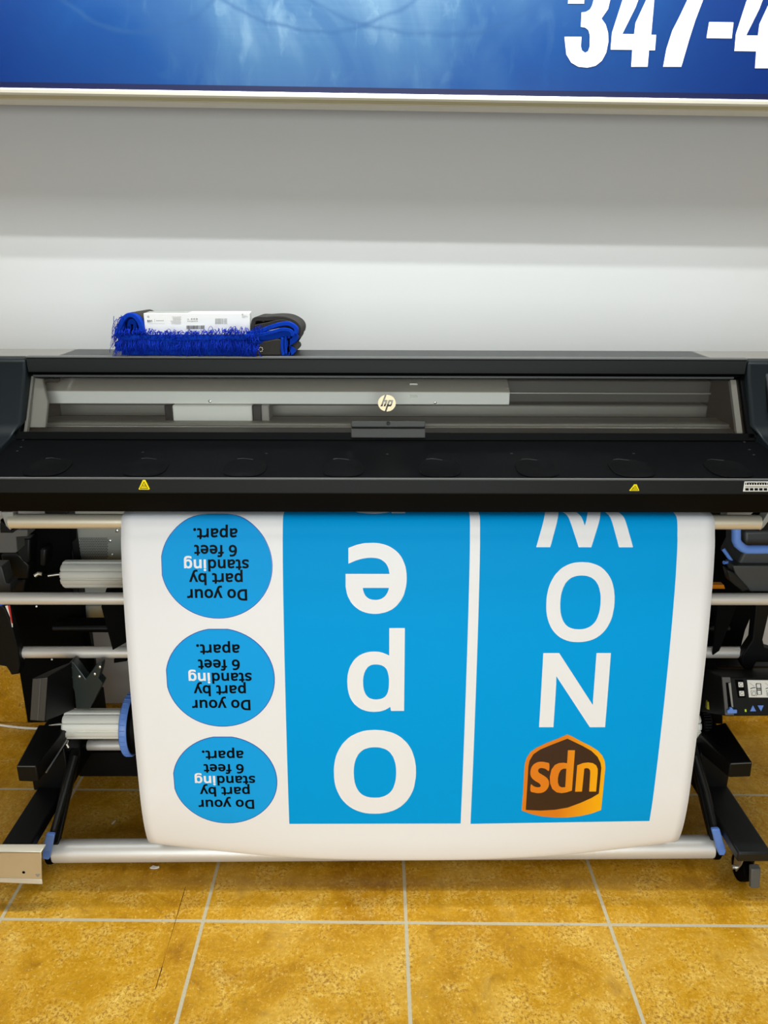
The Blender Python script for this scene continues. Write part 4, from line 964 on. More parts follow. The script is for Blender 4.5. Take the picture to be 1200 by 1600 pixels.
GLYPH = {"bold":{"O":[0,[[[174.7,588.4],[210.7,601.2],[240.7,608.4],[276.7,613.9],[312.7,615.0],[351.7,613.8],[384.7,609.5],[417.7,600.6],[447.7,589.2],[477.7,573.4],[501.7,556.0],[522.7,537.2],[546.3,510.3],[562.7,486.3],[577.9,456.3],[590.1,426.3],[600.2,393.3],[606.6,360.3],[609.9,324.3],[611.0,261.3],[608.7,231.3],[600.5,183.3],[593.6,156.3],[584.5,132.3],[573.6,108.3],[550.7,69.3],[536.1,51.3],[504.7,19.6],[483.7,3.5],[441.7,-18.1],[417.7,-27.3],[393.7,-34.2],[366.7,-38.8],[315.7,-42.0],[255.7,-38.4],[204.7,-25.7],[183.7,-18.7],[159.7,-7.3],[138.7,5.7],[120.7,19.3],[87.7,51.4],[74.0,69.3],[62.3,87.3],[49.3,111.3],[39.7,135.3],[26.1,180.3],[17.1,234.3],[15.0,288.3],[16.1,324.3],[25.8,393.3],[34.9,426.3],[47.1,456.3],[61.1,483.3],[78.6,510.3],[99.2,534.3],[121.4,555.3],[147.7,573.7]],[[354.7,92.3],[336.7,90.0],[312.7,89.1],[291.7,89.9],[273.7,92.3],[240.7,102.5],[226.0,111.3],[213.7,120.5],[202.1,132.3],[185.7,156.3],[176.1,177.3],[165.7,213.5],[161.8,237.3],[159.9,261.3],[159.1,288.3],[159.9,312.3],[161.7,336.3],[165.0,357.3],[177.0,399.3],[183.8,414.3],[192.8,429.3],[202.4,441.3],[213.7,452.5],[225.7,461.4],[240.7,469.7],[255.7,475.6],[273.7,480.7],[291.7,483.1],[312.7,483.9],[345.7,482.2],[372.7,475.8],[396.7,465.2],[413.3,453.3],[429.4,435.3],[441.8,414.3],[452.2,390.3],[460.3,360.3],[465.2,324.3],[466.9,288.3],[466.1,261.3],[464.2,237.3],[460.9,216.3],[454.9,192.3],[448.8,174.3],[433.8,144.3],[423.7,131.8],[411.7,119.9],[399.7,110.4],[387.7,103.1]]]],"e":[0,[[[210.7,457.0],[234.7,458.0],[255.7,457.0],[279.7,453.7],[303.7,447.1],[321.7,440.0],[339.7,431.0],[357.7,417.6],[372.7,404.6],[384.7,391.6],[397.5,374.3],[416.6,335.3],[423.3,314.3],[430.9,269.3],[431.0,182.3],[429.7,181.0],[141.7,181.0],[138.6,179.3],[143.6,152.3],[149.3,134.3],[159.1,116.3],[168.2,104.3],[180.7,94.1],[195.7,84.2],[213.7,77.1],[231.7,74.0],[255.7,72.0],[282.7,72.9],[309.7,76.6],[333.7,82.1],[360.7,90.4],[411.7,112.2],[411.7,7.4],[409.5,5.3],[357.7,-14.4],[318.7,-23.4],[303.7,-25.7],[249.7,-28.0],[225.7,-27.0],[201.7,-23.9],[177.7,-18.3],[153.7,-10.2],[132.7,-0.1],[114.0,11.3],[95.5,26.3],[78.7,42.1],[63.7,62.0],[53.1,80.3],[42.5,104.3],[33.8,128.3],[28.2,155.3],[25.1,182.3],[24.0,212.3],[25.2,242.3],[28.5,269.3],[39.7,317.3],[49.8,341.3],[60.7,362.0],[88.1,398.3],[105.7,414.7],[123.7,428.2],[144.7,438.6],[165.7,447.3]],[[142.5,278.3],[145.9,293.3],[153.2,311.3],[160.0,323.3],[168.7,334.2],[176.3,341.3],[189.7,350.4],[201.7,355.7],[216.7,359.1],[231.7,359.9],[255.7,358.2],[273.7,352.0],[289.4,341.3],[300.0,329.3],[307.5,314.3],[314.5,293.3],[316.4,278.3],[312.7,277.0],[144.7,277.0]]]],"p":[0,[[[46.7,-214.0],[46.7,451.4],[142.7,452.0],[145.0,449.3],[149.6,422.3],[151.7,418.0],[163.7,428.6],[184.7,441.0],[205.7,449.8],[232.7,456.9],[271.7,460.0],[307.7,457.5],[337.7,450.0],[367.7,437.4],[393.6,419.3],[418.7,396.1],[437.5,368.3],[451.9,338.3],[462.1,302.3],[468.9,260.3],[471.0,215.3],[469.9,185.3],[467.9,158.3],[462.5,131.3],[456.0,107.3],[446.8,83.3],[425.0,44.3],[409.7,25.6],[394.3,11.3],[376.7,-1.6],[358.7,-11.8],[334.7,-20.8],[316.7,-25.7],[295.7,-28.8],[271.7,-30.0],[244.7,-28.9],[229.7,-26.4],[205.7,-19.8],[175.7,-6.9],[163.7,0.5],[160.7,3.6],[161.0,-213.7]],[[274.7,73.0],[247.7,73.0],[220.7,77.9],[202.7,86.9],[192.0,95.3],[180.1,110.3],[171.5,131.3],[164.8,161.3],[161.2,194.3],[161.0,227.3],[162.8,263.3],[168.4,293.3],[177.9,317.3],[188.4,332.3],[202.7,343.9],[220.7,351.9],[244.7,356.0],[259.7,356.9],[277.7,355.3],[294.2,350.3],[307.7,344.4],[318.4,335.3],[330.4,320.3],[338.5,305.3],[345.0,287.3],[349.7,269.3],[352.8,245.3],[354.0,200.3],[350.3,167.3],[342.7,137.3],[333.4,116.3],[319.7,96.1],[310.7,88.1],[295.7,78.6]]]],"n":[0,[[[452.2,-21.7],[340.1,-21.7],[339.0,-18.7],[339.0,272.3],[338.0,293.3],[336.0,305.3],[331.4,320.3],[325.9,332.3],[321.2,338.3],[313.7,344.3],[304.7,349.2],[295.7,352.2],[265.7,356.8],[238.7,354.6],[220.7,350.6],[205.2,344.3],[193.7,336.2],[184.7,326.0],[175.9,311.3],[169.7,293.3],[164.5,272.3],[162.1,251.3],[161.1,224.3],[161.0,-21.7],[46.4,-21.7],[46.7,451.4],[142.7,451.6],[148.8,422.3],[151.7,417.5],[163.7,427.9],[191.4,443.3],[216.6,452.3],[262.7,460.0],[304.7,458.0],[334.7,453.7],[361.7,444.6],[385.7,432.7],[406.9,416.3],[423.9,395.3],[436.4,371.3],[445.4,344.3],[450.8,314.3],[453.0,278.3],[453.0,-18.7]]]]},"medium":{"O":[0,[[[182.7,576.6],[212.7,587.3],[242.7,594.5],[278.7,600.0],[314.7,601.0],[350.7,599.8],[383.7,595.5],[413.7,587.2],[443.7,575.5],[470.7,561.2],[492.6,545.3],[512.8,527.3],[534.0,503.3],[550.5,479.3],[565.6,449.3],[576.6,422.3],[586.7,389.3],[593.0,356.3],[596.0,323.3],[597.0,260.3],[594.8,233.3],[586.7,185.3],[580.4,161.3],[571.4,137.3],[560.7,113.9],[539.7,78.0],[524.7,59.4],[494.7,29.4],[476.7,15.8],[455.7,4.0],[434.7,-5.9],[413.7,-13.8],[389.7,-20.7],[365.7,-24.8],[314.7,-28.0],[257.7,-24.5],[233.7,-19.3],[191.7,-6.6],[166.0,5.3],[146.7,17.2],[128.7,31.0],[97.0,62.3],[73.8,95.3],[61.1,119.3],[52.8,140.3],[40.1,182.3],[31.0,236.3],[29.0,287.3],[30.0,323.3],[40.0,392.3],[48.4,422.3],[59.4,449.3],[73.3,476.3],[91.0,503.3],[109.0,524.3],[131.4,545.3],[155.7,562.1]],[[356.7,78.5],[335.7,75.9],[314.7,75.0],[290.7,76.0],[269.7,78.7],[233.7,90.2],[218.7,99.3],[204.0,110.3],[192.1,122.3],[180.9,137.3],[171.8,152.3],[162.7,173.3],[151.6,212.3],[147.8,236.3],[146.0,260.3],[145.0,287.3],[146.0,314.3],[147.8,338.3],[151.7,362.3],[163.9,404.3],[172.1,422.3],[181.3,437.3],[191.7,450.3],[203.7,462.4],[218.2,473.3],[233.7,481.9],[251.7,489.1],[269.7,494.3],[290.7,497.0],[311.7,497.9],[347.7,496.1],[377.7,488.9],[401.7,478.6],[422.7,463.9],[440.9,443.3],[453.3,422.3],[465.2,395.3],[474.3,362.3],[479.1,326.3],[481.0,287.3],[480.0,260.3],[478.2,236.3],[474.4,212.3],[462.3,170.3],[445.9,137.3],[434.0,122.3],[422.0,110.3],[407.7,98.9],[392.7,89.9]]]],"N":[0,[[[551.6,592.3],[552.0,-16.7],[551.2,-19.7],[436.3,-19.7],[163.7,403.7],[162.2,400.3],[164.0,367.3],[164.0,-19.7],[58.7,-20.0],[58.0,592.3],[169.7,593.0],[172.7,591.8],[445.7,168.8],[446.7,172.3],[444.0,238.3],[444.6,592.3]]]],"W":[0,[[[-12.6,588.3],[-9.7,591.0],[95.3,591.0],[98.3,590.7],[99.7,588.3],[200.3,190.8],[203.3,190.5],[318.7,588.3],[320.3,590.8],[323.3,591.0],[419.3,590.9],[421.2,588.3],[533.9,216.3],[542.3,183.4],[545.3,190.5],[645.3,588.3],[647.3,590.9],[650.3,591.0],[755.3,590.9],[757.7,588.3],[596.7,-17.7],[497.0,-17.7],[371.3,406.4],[358.8,366.3],[248.3,-15.2],[245.3,-18.0],[148.4,-17.7],[146.3,-15.0]]]]},"text":{"D":[603,[[[51.7,-27.0],[51.7,599.4],[255.7,599.9],[321.7,594.0],[357.7,586.9],[387.7,577.2],[417.7,563.3],[444.7,547.2],[466.6,531.3],[489.7,509.5],[508.5,486.3],[525.5,459.3],[550.0,399.3],[557.9,363.3],[561.9,330.3],[563.0,291.3],[561.9,252.3],[557.8,216.3],[549.9,180.3],[538.8,147.3],[524.3,117.3],[507.0,90.3],[487.4,66.3],[465.7,44.5],[438.7,24.3],[411.7,9.2],[381.7,-3.8],[348.7,-13.9],[312.7,-21.8],[273.7,-26.0]],[[177.7,89.4],[177.0,483.3],[267.7,483.1],[291.7,480.3],[333.7,469.7],[363.7,455.1],[390.7,432.0],[411.0,402.3],[424.2,366.3],[432.1,315.3],[431.1,249.3],[425.1,216.3],[414.7,186.3],[400.5,159.3],[382.9,138.3],[361.2,120.3],[336.7,107.6],[303.7,97.1],[267.7,90.8]]]],"o":[503,[[[191.7,460.5],[242.7,465.0],[293.7,460.5],[335.7,446.9],[359.7,435.9],[397.9,406.3],[428.3,370.3],[450.1,328.3],[459.5,298.3],[468.0,244.3],[466.9,172.3],[458.9,130.3],[439.8,79.3],[419.2,46.3],[397.4,22.3],[380.7,8.0],[350.7,-11.4],[317.7,-24.6],[299.7,-29.2],[278.7,-32.9],[242.7,-34.9],[203.7,-32.7],[167.7,-24.4],[119.7,-1.3],[81.6,31.3],[58.4,61.3],[40.2,94.3],[22.4,151.3],[19.1,172.3],[17.1,214.3],[18.3,247.3],[26.7,298.9],[44.5,349.3],[69.4,388.3],[104.7,422.2],[122.7,434.9],[144.2,445.3]],[[203.7,346.2],[221.7,350.3],[254.7,351.2],[278.7,345.9],[296.7,337.8],[314.0,322.3],[323.7,306.8],[337.1,268.3],[341.9,217.3],[340.2,181.3],[330.2,136.3],[319.9,115.3],[307.8,100.3],[290.7,87.5],[269.7,80.6],[257.7,78.1],[227.7,78.2],[194.7,87.9],[178.2,100.3],[166.1,115.3],[155.8,136.3],[149.0,163.3],[145.8,181.3],[144.9,241.3],[153.6,286.3],[161.7,307.2],[176.7,328.7],[188.7,338.8]]]],"y":[427,[[[-17.2,-208.4],[-17.3,-98.7],[51.8,-107.8],[84.8,-102.7],[102.8,-90.0],[115.8,-71.7],[144.8,-2.7],[-38.6,456.3],[94.6,456.3],[207.8,159.3],[314.5,456.3],[447.8,456.3],[249.2,-68.7],[227.8,-116.7],[209.2,-146.7],[198.8,-160.4],[165.8,-190.9],[120.8,-212.9],[84.8,-219.0],[45.8,-219.0]]]],"u":[514,[[[36.7,456.4],[159.7,457.0],[162.0,454.3],[162.0,154.3],[164.7,121.3],[173.7,100.3],[183.7,89.3],[201.7,81.3],[231.7,78.0],[261.7,80.0],[290.6,91.3],[306.7,105.5],[319.5,130.3],[326.4,157.3],[329.9,205.3],[330.7,456.4],[453.7,455.8],[453.7,-26.2],[348.7,-27.0],[342.7,-1.0],[339.7,0.3],[303.7,-19.9],[258.7,-32.4],[219.7,-35.0],[177.7,-31.8],[156.7,-28.0],[123.0,-16.7],[90.7,3.1],[78.5,16.3],[57.7,45.3],[49.8,64.3],[39.4,103.3],[37.1,124.3]]]],"r":[349,[[[41.7,-27.0],[41.0,456.3],[149.7,457.0],[155.7,418.4],[182.7,440.0],[203.7,451.0],[230.7,460.7],[266.7,464.9],[296.7,464.0],[347.7,454.3],[332.7,336.5],[266.7,346.7],[236.7,342.1],[212.7,330.5],[195.8,315.3],[180.8,294.3],[171.0,270.3],[166.0,240.3],[165.1,-26.7]]]],"p":[511,[[[41.7,-219.0],[41.0,456.3],[146.7,457.0],[149.4,453.3],[153.0,432.3],[155.7,428.3],[180.4,444.3],[203.7,454.4],[230.7,461.7],[272.7,465.1],[308.7,462.4],[338.7,454.9],[368.7,442.4],[396.6,423.3],[422.6,399.3],[440.9,372.3],[457.0,339.3],[467.0,303.3],[474.0,258.3],[476.0,216.3],[474.8,183.3],[472.6,156.3],[467.2,129.3],[451.4,81.3],[429.7,42.3],[412.5,21.3],[379.6,-5.7],[359.7,-16.8],[338.7,-24.9],[296.7,-33.7],[245.7,-34.0],[203.7,-24.4],[167.7,-8.0],[166.0,-11.7],[165.2,-218.7]],[[275.7,78.3],[245.7,78.2],[221.7,82.8],[202.1,93.3],[183.7,114.3],[175.5,135.3],[169.7,162.3],[166.0,198.3],[167.7,261.3],[177.2,303.3],[185.8,321.3],[203.7,338.6],[221.7,347.0],[245.7,351.1],[278.7,349.8],[305.7,339.6],[316.2,330.3],[333.9,303.3],[345.1,267.3],[348.0,243.3],[348.9,198.3],[345.4,168.3],[337.7,138.3],[328.3,117.3],[314.7,98.2],[293.7,83.2]]]],"a":[468,[[[411.7,-25.7],[313.6,-27.0],[304.6,7.3],[265.6,-17.9],[241.6,-26.9],[187.6,-35.0],[139.6,-32.8],[106.6,-24.3],[79.6,-12.5],[62.7,-1.7],[41.6,19.3],[24.7,46.3],[17.4,64.3],[13.0,85.3],[10.1,121.3],[12.3,148.3],[19.6,175.3],[31.6,199.6],[49.6,221.8],[73.6,242.5],[100.6,256.3],[130.6,267.2],[163.6,275.7],[199.6,280.8],[286.6,285.2],[288.8,289.3],[285.6,316.3],[278.7,334.3],[262.6,347.0],[241.6,351.9],[214.6,353.0],[181.6,347.8],[148.6,336.7],[91.6,311.6],[49.7,412.3],[97.6,437.0],[127.6,447.7],[178.6,459.8],[211.6,463.9],[232.6,464.0],[265.6,462.6],[292.6,458.4],[319.6,450.6],[343.6,438.9],[363.6,424.3],[382.6,403.3],[395.5,379.3],[405.3,352.3],[411.9,295.3]],[[287.6,181.3],[287.0,151.3],[278.1,121.3],[268.6,106.8],[250.6,91.7],[220.6,79.8],[187.6,76.1],[160.6,80.7],[148.6,87.4],[142.3,94.3],[137.8,109.3],[138.0,130.3],[143.5,145.3],[157.6,160.4],[181.6,171.2],[202.6,175.7],[250.6,180.8]]]],"t":[307,[[[85.7,555.0],[169.7,554.8],[171.0,460.3],[172.7,457.0],[295.7,455.8],[295.7,348.8],[172.7,348.0],[171.0,346.3],[171.0,127.3],[173.2,106.3],[177.5,94.3],[185.4,85.3],[193.7,80.6],[202.7,77.4],[220.7,77.0],[259.7,83.2],[299.0,97.3],[299.0,-13.7],[253.7,-29.5],[223.7,-34.0],[184.7,-35.0],[139.7,-26.4],[115.7,-15.5],[98.7,-4.7],[77.8,16.3],[67.1,31.3],[53.8,64.3],[47.0,103.3],[47.0,346.3],[43.7,348.0],[-14.0,349.3],[-14.0,424.3],[-12.1,427.3],[53.0,457.3],[82.5,553.3]]]],"b":[511,[[[41.7,635.3],[161.7,636.0],[166.0,634.3],[166.0,439.3],[167.7,437.2],[194.7,450.7],[230.7,460.8],[272.7,464.0],[308.7,461.4],[338.7,453.9],[371.7,439.7],[397.8,421.3],[419.9,400.3],[441.6,370.3],[457.4,337.3],[467.3,301.3],[473.9,259.3],[474.9,184.3],[472.9,157.3],[467.6,130.3],[460.6,103.3],[451.4,79.3],[427.9,40.3],[413.7,22.5],[397.3,7.3],[380.7,-5.0],[359.7,-16.4],[338.7,-24.9],[296.7,-33.8],[248.7,-33.8],[227.7,-31.3],[191.7,-20.5],[176.0,-13.7],[149.7,4.7],[140.7,-24.2],[137.7,-27.0],[41.0,-25.7]],[[278.7,78.8],[236.7,79.3],[218.7,83.7],[197.7,95.5],[180.2,121.3],[169.9,160.3],[166.9,187.3],[166.1,238.3],[170.0,274.3],[176.3,301.3],[183.8,319.3],[194.7,332.5],[209.7,342.1],[230.7,349.3],[257.7,351.8],[275.7,350.5],[293.7,346.1],[306.4,340.3],[325.7,322.3],[332.5,310.3],[345.5,268.3],[348.9,217.3],[348.1,187.3],[345.4,163.3],[339.5,139.3],[326.0,109.3],[315.8,97.3],[293.7,82.6]]]],"s":[402,[[[17.0,1.3],[15.0,4.3],[15.0,121.3],[17.6,125.4],[62.6,102.9],[98.6,89.6],[125.6,82.0],[164.6,76.0],[209.6,78.5],[233.6,84.6],[248.5,97.3],[252.9,112.3],[248.6,125.5],[233.6,139.1],[206.6,153.4],[116.6,190.5],[77.6,210.5],[53.6,229.1],[34.9,250.3],[26.2,265.3],[16.4,292.3],[14.0,325.3],[16.3,349.3],[22.5,373.3],[34.1,394.3],[48.3,412.3],[68.6,429.5],[92.6,443.5],[119.6,453.5],[173.6,464.0],[218.6,465.0],[266.6,459.6],[323.6,444.6],[372.5,424.3],[373.6,421.3],[329.6,319.2],[260.6,343.5],[209.6,352.9],[182.6,353.0],[158.6,348.4],[140.6,339.4],[135.3,328.3],[138.9,316.3],[152.6,304.9],[212.6,277.3],[275.6,252.4],[302.7,238.3],[328.9,220.3],[356.0,190.3],[368.0,166.3],[372.7,148.3],[375.0,118.3],[373.9,100.3],[366.2,64.3],[357.6,46.3],[338.6,20.5],[311.6,-2.0],[278.6,-18.8],[242.6,-28.9],[218.6,-32.9],[158.6,-35.0],[95.6,-27.8],[41.6,-11.0]]]],"n":[514,[[[456.6,-26.7],[335.1,-26.7],[334.0,273.3],[330.7,306.3],[322.9,327.3],[311.7,339.6],[293.7,347.6],[263.7,351.8],[224.7,346.5],[209.7,340.8],[197.7,333.1],[180.5,309.3],[170.5,276.3],[166.0,222.3],[165.1,-26.7],[41.4,-26.7],[41.7,457.0],[146.7,457.0],[152.7,428.7],[155.7,427.9],[191.7,449.1],[215.7,457.3],[263.7,465.0],[305.7,462.9],[338.7,457.9],[365.7,448.3],[389.7,436.0],[410.7,419.6],[427.3,399.3],[441.4,372.3],[450.3,345.3],[456.0,312.3],[458.0,279.3]]]],"d":[511,[[[449.7,636.0],[452.0,631.3],[451.6,-25.7],[347.7,-27.0],[344.7,-23.6],[338.7,2.3],[311.7,-14.9],[287.7,-24.6],[263.7,-31.4],[236.7,-34.9],[185.7,-32.7],[152.7,-24.4],[122.7,-11.6],[95.7,7.2],[73.5,28.3],[53.7,55.4],[35.7,91.3],[25.2,130.3],[19.1,169.3],[17.1,211.3],[19.2,259.3],[26.0,301.3],[37.0,337.3],[51.4,370.3],[71.7,397.5],[95.7,422.8],[125.7,441.5],[155.7,455.2],[188.7,462.9],[221.7,465.0],[248.7,464.0],[299.7,451.2],[326.7,437.8],[327.2,634.3],[329.7,636.0]],[[212.7,350.0],[254.7,351.0],[286.3,340.3],[296.7,332.7],[305.7,321.8],[320.4,286.3],[326.8,244.3],[327.9,214.3],[324.4,151.3],[314.4,118.3],[305.7,103.7],[296.5,94.3],[272.7,82.2],[230.7,78.1],[212.7,79.2],[197.7,83.5],[179.7,95.2],[169.9,106.3],[158.9,124.3],[152.6,142.3],[145.1,184.3],[144.1,214.3],[145.2,241.3],[153.3,286.3],[160.0,304.3],[177.8,331.3],[188.7,340.7]]]],"i":[225,[[[42.7,457.0],[166.0,456.3],[165.7,-27.0],[42.7,-27.0],[41.0,-23.7],[41.0,453.3]],[[114.7,618.0],[143.3,606.3],[153.7,597.3],[165.7,582.3],[172.0,558.3],[172.0,534.3],[165.1,510.3],[151.6,492.3],[141.7,484.6],[126.7,477.8],[102.7,473.9],[72.7,480.9],[47.7,501.3],[37.8,522.3],[36.2,558.3],[37.8,570.3],[42.9,582.3],[48.7,591.8],[63.7,605.5],[90.7,617.4]]]],"g":[511,[[[451.2,456.3],[451.0,-32.7],[443.9,-80.7],[437.2,-101.7],[417.0,-140.7],[389.7,-171.5],[353.7,-195.9],[308.7,-211.4],[260.7,-218.9],[212.7,-219.0],[143.7,-212.8],[95.7,-200.7],[51.3,-182.7],[51.0,-62.7],[53.7,-57.6],[113.7,-86.8],[152.7,-98.1],[203.7,-106.2],[254.7,-106.1],[269.7,-102.8],[293.7,-91.2],[311.7,-73.8],[323.6,-47.7],[328.0,-11.7],[326.7,-7.6],[293.7,-23.6],[257.7,-31.9],[221.7,-35.0],[185.7,-32.8],[149.7,-24.0],[119.7,-9.9],[92.7,9.1],[68.7,35.8],[50.1,63.3],[35.4,96.3],[25.6,132.3],[19.1,171.3],[17.0,213.3],[19.5,258.3],[25.5,294.3],[35.3,330.3],[50.7,364.6],[69.5,393.3],[91.1,417.3],[118.7,438.3],[150.6,453.3],[182.7,461.2],[221.7,465.0],[275.7,458.2],[308.7,446.4],[338.7,428.0],[341.7,430.4],[347.7,457.0]],[[212.7,78.2],[200.7,81.4],[178.2,96.3],[167.8,108.3],[159.8,123.3],[149.0,159.3],[144.9,186.3],[146.3,252.3],[155.7,294.3],[165.8,315.3],[179.7,332.9],[200.7,346.5],[218.7,350.9],[254.7,349.7],[287.7,338.9],[306.4,321.3],[317.3,300.3],[321.9,285.3],[328.8,237.3],[328.2,171.3],[319.4,126.3],[310.2,108.3],[299.7,96.3],[290.7,89.2],[269.7,80.9],[242.7,77.0]]]],"f":[294,[[[60.7,-27.0],[60.0,345.3],[57.7,348.0],[-14.6,348.3],[-15.0,426.3],[60.0,453.3],[66.7,522.3],[79.5,558.3],[99.7,590.9],[112.4,603.3],[138.7,620.5],[171.7,634.0],[189.7,637.7],[207.7,639.9],[246.7,640.0],[270.7,637.4],[342.7,616.4],[309.7,512.9],[255.7,525.6],[234.7,528.7],[219.7,528.2],[201.7,521.0],[193.5,510.3],[190.0,501.3],[185.9,474.3],[186.7,457.2],[292.6,456.3],[293.0,351.3],[291.7,348.0],[189.7,348.0],[185.0,345.3],[184.1,-26.7]]]],"e":[470,[[[209.7,463.9],[257.7,464.0],[281.7,460.4],[305.7,453.8],[344.2,436.3],[377.7,409.5],[402.5,379.3],[422.7,338.9],[430.0,316.3],[438.0,268.3],[437.7,174.8],[149.7,174.0],[146.7,172.3],[156.1,136.3],[173.2,109.3],[197.7,91.2],[215.7,83.9],[257.7,79.0],[308.7,83.5],[356.7,96.4],[416.7,123.1],[418.8,121.3],[418.2,1.3],[359.7,-21.2],[302.7,-32.9],[251.7,-35.0],[197.7,-30.3],[151.2,-16.7],[110.7,5.1],[73.6,37.3],[57.7,58.3],[45.7,79.3],[26.8,127.3],[18.1,181.3],[18.1,241.3],[21.7,271.3],[33.0,319.3],[54.0,364.3],[83.1,403.3],[119.7,434.0],[161.7,453.4]],[[308.4,286.3],[305.7,284.0],[155.7,284.0],[151.4,286.3],[164.7,317.5],[182.3,337.3],[203.7,348.9],[233.7,352.9],[254.7,351.3],[269.7,346.0],[284.7,336.1],[293.7,326.1],[300.2,313.3]]]],"6":[477,[[[263.7,-33.9],[239.7,-35.0],[203.7,-32.8],[185.7,-29.3],[150.1,-16.7],[104.7,11.1],[69.6,49.3],[57.7,67.3],[40.2,103.3],[33.4,124.3],[22.4,169.3],[19.1,193.3],[17.0,265.3],[21.1,325.3],[27.2,364.3],[42.3,424.3],[65.9,478.3],[99.4,526.3],[131.7,556.2],[164.7,576.9],[185.7,587.0],[230.7,600.7],[254.7,604.8],[314.7,608.0],[377.5,601.3],[403.4,592.3],[403.9,478.3],[401.7,476.3],[356.7,490.9],[314.7,495.8],[272.7,493.4],[239.7,485.3],[203.7,464.1],[180.7,439.3],[161.7,403.6],[151.1,364.3],[152.7,360.5],[185.7,375.7],[239.7,384.9],[278.7,384.6],[317.7,376.9],[335.7,370.6],[371.7,351.0],[400.9,325.3],[423.5,292.3],[439.7,253.3],[446.9,208.3],[446.7,157.3],[439.2,112.3],[432.6,91.3],[412.8,52.3],[398.7,32.7],[383.7,17.5],[350.6,-7.7],[308.7,-26.0]],[[284.7,267.7],[305.6,250.3],[315.7,232.3],[320.7,217.3],[324.0,184.3],[323.1,163.3],[314.4,124.3],[307.9,112.3],[291.3,94.3],[269.7,83.5],[236.7,78.2],[218.7,80.0],[197.7,88.1],[172.3,109.3],[163.1,121.3],[151.4,145.3],[145.0,169.3],[142.3,196.3],[144.2,211.3],[149.5,226.3],[158.7,239.5],[173.7,254.8],[197.5,268.3],[215.7,273.9],[227.7,276.0],[257.7,275.2]]]],".":[233,[[[139.8,118.3],[158.6,106.3],[167.9,97.3],[176.2,85.3],[180.4,73.3],[184.0,55.3],[184.0,31.3],[177.2,4.3],[168.8,-10.7],[139.7,-32.4],[118.7,-38.0],[97.7,-38.0],[73.7,-31.6],[61.7,-24.6],[46.4,-10.7],[33.8,16.3],[31.2,28.3],[31.0,55.3],[38.8,85.3],[55.2,106.3],[75.3,118.3],[97.7,124.0],[118.7,124.0]]]],"8":[477,[[[228.7,608.0],[288.7,601.8],[309.7,596.9],[330.7,588.9],[360.7,572.7],[375.7,561.4],[399.6,535.3],[410.5,517.3],[423.0,484.3],[425.9,463.3],[426.9,427.3],[420.9,397.3],[414.7,381.0],[392.4,346.3],[363.7,317.6],[341.0,301.3],[342.7,299.0],[348.7,301.4],[371.6,286.3],[395.9,265.3],[416.9,241.3],[433.1,214.3],[442.3,184.3],[446.0,148.3],[441.4,106.3],[429.2,70.3],[417.0,49.3],[391.3,19.3],[375.7,6.3],[342.7,-12.9],[321.7,-21.6],[276.7,-31.9],[231.7,-35.0],[180.7,-31.7],[135.7,-21.7],[96.7,-5.5],[66.0,16.3],[39.8,46.3],[27.8,67.3],[16.6,103.3],[12.0,145.3],[19.0,196.3],[33.7,229.2],[60.1,265.3],[81.7,284.7],[106.5,301.3],[78.7,325.1],[68.0,337.3],[59.2,349.3],[40.1,385.3],[33.4,412.3],[31.0,445.3],[35.0,484.3],[47.5,517.3],[72.2,550.3],[114.7,582.5],[132.7,590.7],[168.7,601.5]],[[318.3,121.3],[301.9,97.3],[279.7,83.2],[246.7,75.8],[210.7,75.8],[191.6,79.3],[165.7,88.9],[147.7,105.0],[135.8,133.3],[136.8,163.3],[148.2,190.3],[165.7,209.4],[201.7,233.5],[216.7,240.3],[219.7,239.7],[270.7,217.2],[294.7,200.9],[312.7,181.5],[318.7,169.3],[322.3,154.3]],[[156.5,460.3],[165.7,475.3],[189.7,490.6],[213.7,496.0],[228.7,496.9],[267.7,490.5],[285.7,480.4],[299.2,463.3],[303.0,439.3],[300.3,418.3],[290.2,400.3],[279.7,389.1],[258.7,374.1],[231.7,360.2],[180.7,388.3],[163.5,406.3],[157.4,418.3],[154.0,433.3]]]],"3":[477,[[[10.6,4.3],[9.0,7.3],[9.0,127.3],[10.8,130.3],[74.1,101.8],[122.1,87.0],[167.1,79.8],[194.1,78.1],[221.1,80.0],[260.1,87.0],[287.1,101.6],[302.1,120.3],[307.8,133.3],[311.9,163.3],[309.7,184.3],[299.4,205.3],[281.1,219.9],[257.1,229.1],[215.1,237.0],[98.1,238.0],[96.0,241.3],[96.8,352.3],[197.1,353.1],[227.1,357.0],[260.1,370.1],[273.0,379.3],[283.9,391.3],[294.6,415.3],[294.8,448.3],[290.1,462.2],[284.1,471.4],[269.1,483.5],[248.1,491.5],[218.1,494.0],[188.1,492.3],[161.1,486.9],[137.1,478.2],[98.1,456.5],[71.1,436.3],[68.1,437.2],[1.8,526.3],[38.1,554.1],[86.1,580.2],[125.1,594.5],[170.1,604.7],[218.1,608.0],[257.1,605.5],[290.1,600.1],[317.1,591.8],[347.1,577.4],[371.1,559.1],[387.8,541.3],[402.2,520.3],[413.7,493.3],[420.8,466.3],[421.9,421.3],[416.6,391.3],[410.8,373.3],[395.4,343.3],[377.5,322.3],[356.2,304.3],[380.1,289.7],[400.5,271.3],[425.1,235.3],[434.3,211.3],[438.9,187.3],[438.8,139.3],[430.2,97.3],[413.1,60.0],[386.1,26.9],[350.1,-0.0],[305.1,-19.8],[254.1,-31.7],[176.1,-35.0],[122.1,-30.7],[71.1,-19.5]]]],"1":[477,[[[309.7,-27.0],[189.4,-26.7],[188.8,432.3],[186.7,434.5],[105.7,368.2],[102.7,368.1],[33.3,456.3],[216.7,599.9],[309.7,600.0],[312.0,597.3],[312.0,-23.7]]]]}}
